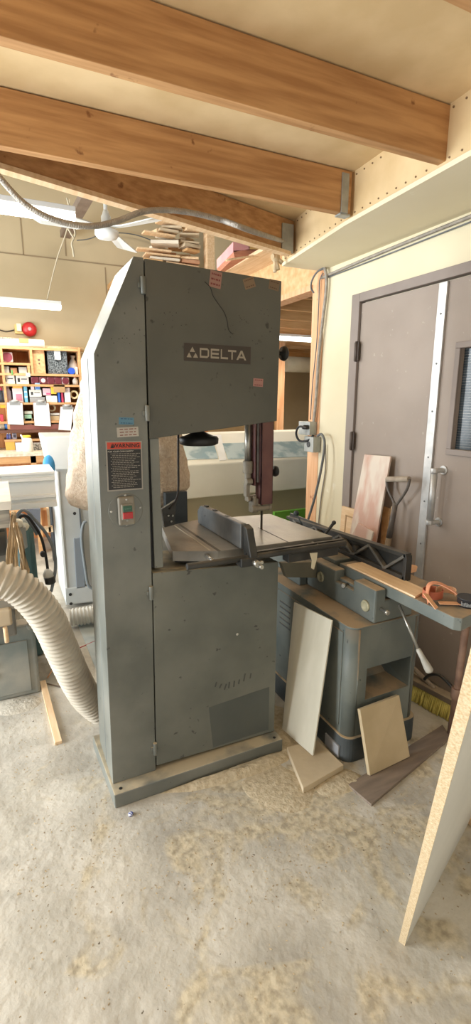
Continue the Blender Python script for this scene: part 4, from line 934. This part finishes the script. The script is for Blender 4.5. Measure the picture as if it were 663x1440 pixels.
# hanging chains / cords
tag(MB().tube([pY(66,422,5.4),pY(80,365,5.2),pY(95,320,5.0),pY(98,280,4.9)],.006,6,4).build('hanging_cord',rope_m),'pale cord holding the lower fluorescent light','cord')
tag(MB().tube([pY(103,318,4.3),pY(106,330,4.3),pY(101,342,4.3),pY(103,352,4.3),pY(104,361,4.3)],.007,6,4).build('pull_cord',rope_m),'curly pull cord dangling under the steel brace','cord')
tag(MB().tube([pY(94,278,4.2),pY(99,300,4.2),pY(95,318,4.2),pY(104,335,4.2)],.006,6,4).build('hanging_cord',rope_m),'tangled cord on the steel brace beside the upper light','cord')
# steel brace from ceiling to wall
a=pY(92,334,5.9); b=pY(128,270,4.6); b2=b+(b-a)*.6
brc=MB(); brc.bar(a,b2,.10,.012); d=(b2-a).normalized(); s_=d.cross(Z1).normalized(); brc.bar(a+s_*.045+V((0,0,.03)),b2+s_*.045+V((0,0,.03)),.01,.06); brc.bar(a-s_*.045+V((0,0,.03)),b2-s_*.045+V((0,0,.03)),.01,.06)
tag(brc.build('steel_brace',mat('brace_steel',(128,112,100),(150,134,120),8,.6,.2)),'grey brown steel channel brace by the ceiling fan','brace')
tag(MB().tube([pY(108,338,5.95),pY(125,336,5.95),pY(150,328,5.95),pY(190,330,5.95),pY(230,345,5.95)],.006,6,5).build('thin_cable',cable_m),'thin cable swagged on the back wall behind the fan','cable')
# alarm bell
al=thing('alarm_bell',tuple(pY(41,464,5.95)),'red round alarm bell on the back wall above the shelves','alarm')
c=pY(41,464,6.0); MB().lathe(c,(0,-1,0),[(0,.03),(.03,.035),(.035,.072),(.05,.075),(.075,.06),(.085,.02)],26).build('bell_dome',red,al)
MB().lathe(c+V((0,-.084,0)),(0,-1,0),[(0,.02),(.012,.016)],12).build('bell_centre',flat(200,150,150),al)
a=pY(20,457,6);b=pY(34,470,6); jb_=thing('junction_box',tuple(a),'yellowish junction box left of the red alarm bell','box')
MB().box((a.x,5.96,b.z),(b.x,6,a.z)).build('mount_board',flat(214,186,120),jb_)
MB().box((a.x+.02,5.93,b.z+.02),((a.x+b.x)/2+.02,5.96,a.z+.01)).build('box_body',flat(232,222,190),jb_,.004)
tag(MB().tube([pY(-6,462,5.98),pY(8,466,5.98),pY(20,464,5.98)],.006,6,5).build('thin_cable',black),'thin dark cable feeding the junction box on the back wall','cable')
# ================================================================= SHELVES
SY=5.62; SB=5.95
su=thing('shelf_unit',(.3,5.8,.9),'wide wooden wall shelving full of boxes and paper behind the white machine','shelf')
P=lambda x,y,yy=SY:pY(x,y,yy)
bk_=P(0,489,SB); XL=-1.3; XR=P(112,520).x
tw_=mat('shelf_wood',(190,140,90),(208,162,112),5,.75,stretch=(1,8,8)); bw=mat('shelf_back',(180,112,62),(204,140,86),4,.8,stretch=(8,8,1))
zT=P(60,489).z; zc_=P(0,634).z
MB().box((XL,SB,zc_),(XR,SB+.03,zT+.02)).build('back_panel',bw,su)
def shelf(y,x0=XL,x1=XR,th=.022,m=tw_): 
    z=P(56,y).z; MB().box((x0,SY,z-th),(x1,SB,z)).build('shelf_board',m,su,.001); return z
s_top=shelf(489); sB=shelf(525.5); sC=shelf(540.5); sD=shelf(566); sE=shelf(604,th=.03,m=mat('dark_shelf',(96,60,44),(116,76,56),6,.7)); sF=shelf(617,x0=P(6,617).x,x1=P(60,617).x)
sA=shelf(511,x1=P(43,511).x); sG=shelf(592)
for x,y0,y1 in ((111,489,604),(43,489,526),(1,489,604),(40,512,526)):
    a=P(x,y0);b=P(x,y1); MB().box((a.x-.012,SY+.002,b.z),(a.x+.012,SB,a.z)).build('divider',tw_,su,.001)
wbn=thing('workbench',(.2,5.5,0),'cluttered plywood workbench counter under the shelves','bench')
zC=P(20,636,5.4).z
MB().box((-1.3,5.25,zC-.03),(P(64,636,5.4).x+.1,SB,zC)).build('bench_top',mat('cluttered_top',(200,186,160),(226,214,194),30,.8,0,.3,30),wbn,.002)
MB().box((-1.3,5.27,zC-.10),(P(64,636,5.4).x+.1,5.30,zC-.03)).build('bench_rail',tw_,wbn)
for x in (P(46,650,5.35).x,P(-30,650,5.35).x,P(64,650,5.35).x+.05): MB().box((x-.02,5.27,0),(x+.03,5.32,zC-.03)).build('leg',tw_,wbn)
MB().box((-1.3,SB-.02,0),(P(64,636,5.4).x+.1,SB,zC-.03)).build('back_panel',bw,wbn); MB().box((-1.3,5.3,.45),(P(64,636,5.4).x+.1,SB,.48)).build('lower_shelf',tw_,wbn)
def item(name,x0,y0,x1,y1,m,label,cat,yy=None,dep_=.16,rot=0,group=None,zf=None,mark=None):
    yy=yy if yy else SY+.03; a=P(x0,y0,yy);b=P(x1,y1,yy); zb_=b.z if zf is None else zf
    if isinstance(m,tuple): m=flat(*m)
    o=MB().box((a.x,yy,zb_),(b.x,min(yy+dep_,SB-.001),a.z)).build(name,m,bevel=.004)
    if mark:
        mb=MB(); 
        for (u0,v0,u1,v1) in mark[1]: mb.box((a.x+(b.x-a.x)*u0,yy-.002,zb_+(a.z-zb_)*v0),(a.x+(b.x-a.x)*u1,yy,zb_+(a.z-zb_)*v1))
        mb.build('printed_mark',flat(*mark[0]),o)
    return tag(o,label,cat,group)
# big boxes
o=item('storage_case',45,492,64.5,523,mat('cork_case',(196,146,100),(214,170,124),40,.8),'upright tan case beside the black speckled case on the shelf','case',dep_=.25,zf=sB,mark=((90,70,60),[(.42,.55,.58,.62),(.45,.4,.55,.47)]))
o=item('storage_case',66,493,96,524.5,mat('speckled_case',(34,40,44),(128,134,136),150,.7,lo=.46,hi=.6),'black and white speckled case with a metal clasp on the shelf','case',dep_=.25,zf=sB)
a=P(81,500,SY+.02); MB().box((a.x-.03,SY+.015,a.z-.04),(a.x+.03,SY+.03,a.z+.06)).build('clasp',flat(206,210,208),o)
# sanding discs
dm=mat('disc_maroon',(116,44,58),(140,66,78),8,.7)
disc=None
for (x,y,lb,zf_) in ((10,501,'sanding disc pack leaning alone on the upper left shelf',sA),(49,532,'darker disc pack, leftmost of the row under the tan case',sC),(60.5,532.5,'disc pack with a white centre in the row',sC),(71.5,533,'disc pack right of the one with a white centre',sC),(81.5,533.5,'disc pack, second from the right of the row',sC),(92,534,'disc pack with pink rim, rightmost of the row',sC)):
    yy=SY+.05; r=.037 if y>510 else .05; c=P(x,y,yy); c.z=zf_+r+.004
    o=MB().box((c.x-r*1.05,yy,c.z-r),(c.x+r*1.05,yy+.04,c.z+r)).build('sanding_disc_pack',flat(206,190,190) if y<510 or x>85 else flat(150,92,100),bevel=.01)
    MB().lathe((c.x,yy,c.z),(0,-1,0),[(0,r*.92),(.004,r*.92)],24).build('disc',dm,o)
    if x==60.5: MB().lathe((c.x,yy-.004,c.z),(0,-1,0),[(0,r*.6),(.002,r*.6)],20).build('disc_centre',paper,o)
    tag(o,lb,'sanding discs','maroon sanding disc packs')
mk=((60,60,62),[(.12,.25,.3,.7),(.4,.55,.85,.65)])
item('white_carton',3,527,21,537,(228,224,214),'white carton with black square print, left of two','box',zf=sC,mark=mk)
item('white_carton',22,528,41,538,(226,222,212),'white carton with black square print, right of two','box',zf=sC,mark=mk)
item('tag_card',36,524,43,530,(176,186,176),'small pale green card on the shelf edge above the cartons','card',yy=SY-.0035,dep_=.0035)
item('green_clip',15.5,520,18.5,527,(90,160,84),'small green clip on the shelf edge at upper left','clip',yy=SY-.012,dep_=.012)
item('grey_tray',3,515,13,520,(176,172,160),'grey tray in the low slot at left','tray',zf=sB)
item('brown_tray',14.5,517,24,521,(180,130,90),'brown tray between two grey trays','tray',zf=sB)
item('grey_tray',26,516,38,521,(184,180,170),'grey tray in the low slot beside the brown one','tray',zf=sB)
o=thing('white_bottle',tuple(P(108,540)),'small white bottle at the right end of the disc row','bottle'); c=P(106,535,SY+.08)
MB().lathe((c.x,SY+.08,sC),Z1,[(0,.03),(.05,.03),(.065,.016),(.075,.016)],16).build('bottle_body',flat(220,216,204),o); MB().lathe((c.x,SY+.08,sC+.075),Z1,[(0,.014),(.02,.013)],12).build('bottle_cap',flat(190,120,90),o)
# top right: tape, bag
c=P(100,520,SY+.05); o=MB().lathe((c.x,SY+.05,sB+.035),(0,-1,0),[(0,.035),(.04,.035)],20).build('tape_roll',flat(40,84,190)); tag(o,'blue tape roll right of the speckled case','tape')
mb=MB(); mb.lathe((P(102,505,SY+.1).x,SY+.14,sB),(.05,0,1),[(0,.05),(.06,.06),(.13,.04),(.17,.015),(.2,.03)],14); tag(mb.build('paper_bag',flat(206,196,186)),'crumpled pale paper bag right of the speckled case','bag')
item('white_carton',105,516,110,525,(226,222,210),'tiny white carton at the right end of the upper shelf','box',zf=sB)
# row D (between sC and sD)
def bottle(x,y0,r,m,label,zf,cap=(220,220,220),yy=SY+.08):
    c=P(x,y0,yy); h=c.z-zf; o=thing('bottle',(c.x,yy,zf),label,'bottle','bottles on the wall shelves')
    MB().lathe((c.x,yy,zf),Z1,[(0,r),(h*.6,r),(h*.75,r*.5),(h*.82,r*.4)],16).build('bottle_body',flat(*m),o); MB().lathe((c.x,yy,zf+h*.82),Z1,[(0,r*.45),(h*.18,r*.4)],12).build('bottle_cap',flat(*cap),o)
bottle(10,540,.03,(190,176,184),'tall slim grey bottle at the left of the middle shelf',sD)
bottle(5,543,.025,(90,94,104),'dark grey slim bottle left of the tall one',sD,(60,60,64))
bottle(0.5,545,.03,(60,66,72),'black bottle at the picture edge on the middle shelf',sD,(190,60,110))
o=item('plastic_tub',17,546,33,563,(222,206,206),'white tub with yellow lid and pink label on the middle shelf','tub',zf=sD,mark=((206,120,140),[(.3,.15,.9,.6)]))
a=P(18,546,SY+.03);b=P(31,543,SY+.03); MB().box((a.x,SY+.02,a.z),(b.x,SY+.2,b.z)).build('tub_lid',flat(236,176,84),o,.003)
item('blue_carton',33,543,39.5,562,(110,178,206),'light blue striped carton on the middle shelf','box',zf=sD,mark=((220,236,240),[(.1,.3,.9,.4),(.1,.6,.9,.7)]))
item('white_carton',41,548,59,558,(232,228,216),'long white carton with black print lying mid shelf','box',mark=mk,zf=None)
item('grey_carton',42,558.5,64,566,(150,150,150),'grey flat box supporting the long white carton','box',zf=sD)
item('white_carton',43,540.8,48.5,548,(222,206,212),'small pinkish white carton standing on the long white carton','box')
item('blue_carton',49,538.5,57,548,(150,188,226),'blue and white carton standing above the long white carton','box',mark=((90,130,200),[(.1,.1,.9,.4)]))
item('pink_pack',60,546,72,556,(226,190,200),'pink and white packet in the middle of the shelf','packet',mark=((210,90,130),[(.4,.1,.95,.35)]))
item('white_carton',65,556.5,81,566,(240,238,232),'plain white box under the pink packet','box',zf=sD)
item('yellow_envelope',71.5,544,80,554,(240,206,70),'yellow envelope behind the brown card','envelope')
item('brown_card',75,541,92,552,(176,140,96),'brown cardboard piece propped over the boxes','card',yy=SY+.0,dep_=.004)
item('blue_binder',81.5,552,85.5,566,(50,110,206),'narrow blue box right of the plain white box','box',zf=sD)
item('red_carton',86,552,90,566,(196,60,90),'narrow crimson box beside the blue one','box',zf=sD)
item('white_carton',90.5,551,100,566,(232,228,224),'white box right of the crimson box','box',zf=sD)
item('white_carton',92,545,98.5,551,(222,206,202),'small pale carton on top of the right white box','box')
c=P(104.5,555,SY+.05); 
def taper(c,r,m,lb):
    mb=MB(); R=[mb.ring(V((c[0],c[1]+dy,c[2])),(0,1,0),rr,22) for dy,rr in ((0,r),(.03,r),(.03,r*.6),(0,r*.6),(0,r))]; mb.skin(R,caps=False); tag(mb.build('tape_roll',m),lb,'tape')
taper((c.x,SY+.05,c.z),.045,flat(214,196,150),'tan tape ring hanging at the right of the middle shelf')
c=P(73,573.5,SY+.05); taper((c.x,SY+.05,c.z),.04,flat(196,176,140),'tan tape ring behind the middle clipboard')
# paper clutter in rows between sD and sG
for i,(x0,y0,x1,y1,c,lb) in enumerate(((34,578,46,582,(206,206,190),'loose papers between left and middle clipboards, upper'),(34,583,45,587,(150,190,160),'greenish papers between left and middle clipboards'),(34,588,46,591,(190,160,110),'tan board scrap below the greenish papers'),(71,581,84,584,(210,206,196),'white papers right of the middle clipboard'),(71,585,84,588,(196,170,130),'tan papers right of the middle clipboard'),(35,596,46,603,(150,128,110),'brown tools bundle below the papers, left'),(73,596,82,603,(206,190,170),'pale small packet on the lower shelf right'),(0,568,8,574,(240,190,60),'yellow flyer at the left edge'),(0,583,5,588,(200,60,80),'red packet at the left edge'))):
    item('paper_bundle',x0,y0,x1,y1,c,lb,'papers',zf=sG if 585<=y1<592 else (sE if y1>595 else None))
item('brown_board',12,598,86,602.5,(130,76,66),'long reddish brown board lying under the clipboards','board',yy=SY+.004,dep_=.2,zf=sE)
# clipboards
def clip(x0,y0,x1,y1,skew,lb):
    yy=SY-.0085; pts=[P(x0,y0,yy),P(x1,y0+1,yy),P(x1+skew,y1,yy),P(x0+skew*.8,y1-1,yy)]
    o=thing('clipboard',tuple(pts[0]),lb,'clipboard','clipboards hanging on the shelf edge')
    MB().prism([p+V((0,.004,0)) for p in pts],(0,.004,0)).build('backing_board',flat(150,110,76),o)
    pts2=[pts[0].lerp(pts[2],.03),pts[1].lerp(pts[3],.03),pts[2].lerp(pts[0],.02),pts[3].lerp(pts[1],.02)]
    MB().prism(pts2,(0,-.004,0)).build('paper_sheet',paper,o)
    m=(pts[0]+pts[1])/2; MB().box(m+V((-.05,-.016,-.03)),m+V((.05,-.004,.012))).build('metal_clip',flat(150,150,148),o,.003); MB().cyl(m+V((-.03,-.016,.01)),m+V((.03,-.016,.01)),.012,10).build('clip_spring',flat(176,176,172),o)
    ln=MB()
    for k in range(4):
        v=.25+k*.15; p=pts2[0].lerp(pts2[3],v).lerp(pts2[1].lerp(pts2[2],v),.2); q_=pts2[0].lerp(pts2[3],v).lerp(pts2[1].lerp(pts2[2],v),.6); ln.bar(p+V((0,-.005,0)),q_+V((0,-.005,0)),.001,.004)
    ln.build('ruled_line',flat(190,196,204),o)
clip(9,565,32,598,2,'white papered clipboard, leftmost of three'); clip(46,565,69,600,3,'white papered clipboard, middle of three'); clip(85,571,104,606,-4,'white papered clipboard, rightmost, beside the dust bag')
# lower shelf and bench
item('photo_card',17,609.5,24,616.5,(150,140,146),'small picture card on the low shelf','card',zf=sF,mark=((60,56,66),[(.2,.3,.8,.8)]))
bottle(10.5,608.5,.014,(90,90,150),'small blue bottle on the low shelf left',sF); bottle(13.5,608.5,.014,(110,110,150),'small blue grey bottle beside the blue one',sF)
item('yellow_box',7,619,21,624,(230,180,84),'yellow flat box under the low shelf','box',zf=zC,yy=SY+.02)
item('grey_sheet',57,607.5,82,612.5,(190,190,184),'pale grey panel behind the white machine top','panel',yy=SY+.03,dep_=.02,zf=sF)
item('paper_bundle',22,624,34,631,(214,218,230),'bluish white papers on the bench left of the white jug','papers',zf=zC,yy=5.45)
item('clutter_heap',45,624,62,632,mat('clutter_grey',(110,108,106),(190,186,180),60,.8,lo=.45,hi=.55),'grey pile of small hardware on the bench right of the jug','hardware',zf=zC,yy=5.5)
item('white_binder',0,643.5,22,650,(224,222,214),'white papers stacked inside the bench cubby','papers',yy=5.5)
jg=thing('white_jug',(P(39,630,5.4).x,5.4,zC),'white jug with yellow lid and long spout on the bench','jug'); jx=P(39,630,5.4).x; hj=P(39,615,5.4).z-zC
MB().lathe((jx,5.4,zC),Z1,[(0,.055),(hj*.5,.055),(hj*.9,.045),(hj,.03)],20).build('jug_body',flat(240,238,228),jg)
MB().lathe((jx,5.4,zC+hj),Z1,[(0,.038),(.02,.038)],18).build('jug_lid',flat(244,214,70),jg)
MB().cyl((jx-.03,5.4,zC+hj*.8),tuple(P(29,611,5.4)),.012,10,.007).build('spout',flat(240,238,228),jg)
c=P(2,604,SY+.06); c.z=sE+.046; o=thing('drum_roll',tuple(c),'cream roll with a blue end lying at the left edge of the shelves','roll'); MB().cyl((c.x-.4,SY+.06,c.z),(c.x+.03,SY+.06,c.z),.045,18).build('roll_body',flat(226,216,196),o); MB().cyl((c.x+.03,SY+.06,c.z),(c.x+.07,SY+.06,c.z),.036,18).build('roll_end',flat(64,120,190),o)
# rolled drawings on top of shelves
for i,(x0,x1,y,r,m,lb) in enumerate(((-60,62,484,.045,paper,'thick white roll lying along the shelf top'),(20,115,486,.02,pine,'long pale moulding lying along the shelf top'),(60,118,483,.025,mat('roll_cream',(230,210,170)),'cream paper roll at the right of the shelf top'))):
    yy=SY+.1+i*.09; a=P(x0,y,yy);b=P(x1,y,yy); z=s_top+r; tag(MB().cyl((a.x,yy,z),(b.x,yy,z),r,14).build('paper_roll',m),lb,'roll')
item('dark_tangle',-4,475,20,480,mat('wire_tangle',(90,84,76),(220,206,180),90,.8,lo=.45,hi=.55),'tangled dark wire heap on top of the white roll','wire',yy=SY+.06,zf=s_top+.09,dep_=.12)
item('brown_block',27,482,41,485,(206,140,90),'small brown block on top of the white roll','block',yy=SY+.05,zf=s_top+.09,dep_=.08)
tag(MB().box((P(64,660,4.9).x,4.9,0),(P(76,640,4.9).x,5.0,P(70,640,4.9).z)).build('dark_bin',flat(40,42,44),bevel=.02),'dark bin standing between the workbench and the white machine','bin') 
# ================================================================= SAWDUST & CHIPS
def heap(pts,h,name,label,m=None):
    mb=MB(); bm=mb.bm; c=V((0,0,0))
    for p in pts: c+=V(p)
    c/=len(pts); n=len(pts); R=[]
    base=smooth([V(p) for p in pts]+[V(pts[0])],4)[:-1]
    for t,hh in ((1,.0),(.86,.35),(.66,.7),(.4,.9),(.15,1)):
        R.append([bm.verts.new(c+(p-c)*t*(1+.06*noise.noise(p*30+V((t*5,0,0))))+V((0,0,h*hh*(1+.5*noise.noise(p*22+V((0,t*7,0))))))) for p in base])
    mb.skin(R,caps=False); bm.faces.new(R[-1])
    for f in bm.faces: f.smooth=True
    return tag(mb.build(name,m or mat('sawdust',(172,156,128),(196,181,153),45,1,0,.5,70)),label,'sawdust',kind='stuff')
Z0=lambda *a:[(pZ(x,y,0).x,pZ(x,y,0).y,0) for x,y in a]
heap([(.45,1.655,0),(.62,1.6,0),(.86,1.58,0),(1.04,1.6,0),(1.02,1.656,0),(.8,1.657,0)],.022,'sawdust_pile','tan sawdust banked along the front edge of the saw base')
heap(Z0((395,1075),(440,1105),(425,1140),(370,1135),(340,1100)),.008,'sawdust_pile','broad sawdust drift on the floor right of the saw base')
heap(Z0((487,1080),(520,1098),(505,1110),(460,1120),(445,1105)),.012,'sawdust_pile','sawdust drift between the flat boards before the jointer')
heap([(1.0,1.66,0),(1.14,1.62,0),(1.2,1.9,0),(1.1,2.0,0),(1.04,1.9,0)],.02,'sawdust_pile','sawdust under the tall leaning panel')
heap(Z0((80,930),(120,905),(135,960),(128,1000),(100,985)),.012,'sawdust_pile','pale dust and debris behind the ribbed hose',mat('pale_dust',(186,178,162),(202,194,178),30,1,0,.5,70))
heap(Z0((0,985),(40,978),(60,985),(40,1000),(0,1006)),.012,'sawdust_pile','pale dust along the foot of the left machine',MATS['pale_dust'])
mb=MB()
for i in range(2200):
    r=random.random()
    if r<.35: x,y=random.uniform(.3,1.6),random.uniform(1.05,1.62)
    elif r<.7: x,y=random.uniform(-.1,.28),random.uniform(1.3,3.3)
    else: x,y=random.uniform(-.4,1.8),random.uniform(.5,1.3)
    s_=random.uniform(.001,.0035); a=random.uniform(0,3.1)
    mb.box((x-s_,y-s_*.4,.0),(x+s_,y+s_*.4,s_*.35),rz=a)
tag(mb.build('wood_chips',mat('chip_mix',(206,186,150),(130,108,80),60,.9)),'small wood chips scattered over the dusty floor','wood chips',kind='stuff')
# ================================================================= LIGHT
def area(name,loc,rot,size,sy,e,c):
    l=bpy.data.lights.new(name,'AREA'); l.shape='RECTANGLE'; l.size=size; l.size_y=sy; l.energy=e; l.color=c
    o=bpy.data.objects.new(name,l); COL.objects.link(o); o.location=loc; o.rotation_euler=rot; return o
R_=math.radians
area('daylight_and_fill',(-2.2,5.85,1.9),(R_(-90),0,0),3.4,2.2,190,(.88,.95,1))     # tall windows in the back wall, left of the shelves
area('daylight_and_fill',(-3.0,2.5,1.15),(0,R_(-90),0),1.9,2.4,330,(.88,.95,1))     # shop door opening on the left
area('daylight_and_fill',(.2,-1.45,.75),(R_(84),0,0),3.2,1.1,24,(1,.97,.92))     # added soft fill behind the camera, in place of light bouncing off the floor
area('shop_and_fill_light',(-1.4,.3,2.40),(0,0,0),.3,1.6,16,(1,.93,.82))  # added fill lamp on the camera side, belongs to no fixture
area('shop_and_fill_light',(0.9,-1.0,2.40),(0,0,0),.3,1.2,8,(1,.93,.82))  # second added fill, above and behind the camera
area('shop_and_fill_light',(-.1,3.4,2.56),(0,0,0),1.2,.2,26,(1,.95,.86))
area('shop_and_fill_light',(.2,5.3,2.42),(0,0,0),1.2,.2,16,(1,.95,.86))
area('shop_and_fill_light',(1.2,4.7,3.9),(0,0,0),1.6,1.2,15,(1,.92,.80))
area('shop_and_fill_light',(3.3,5.6,2.25),(0,0,0),1.6,.2,40,(1,.9,.74))
area('shop_and_fill_light',(3.3,8.0,2.22),(0,0,0),1.6,.2,30,(1,.92,.8))
w=bpy.data.worlds.new('world'); SC.world=w; w.use_nodes=True
w.node_tree.nodes['Background'].inputs[0].default_value=(.93,.95,1,1); w.node_tree.nodes['Background'].inputs[1].default_value=.11
cam=bpy.data.cameras.new('camera'); co=bpy.data.objects.new('camera',cam); COL.objects.link(co); SC.camera=co
cam.sensor_fit='VERTICAL'; cam.sensor_height=36; cam.lens=36*F/1440; cam.clip_start=.02
co.location=(0,0,H); co.rotation_euler=(math.pi/2-math.radians(12.9),0,-YAW)
vs=SC.view_settings; vs.view_transform='Standard'; vs.look='None'; vs.exposure=0; vs.gamma=1; vs.use_curve_mapping=False
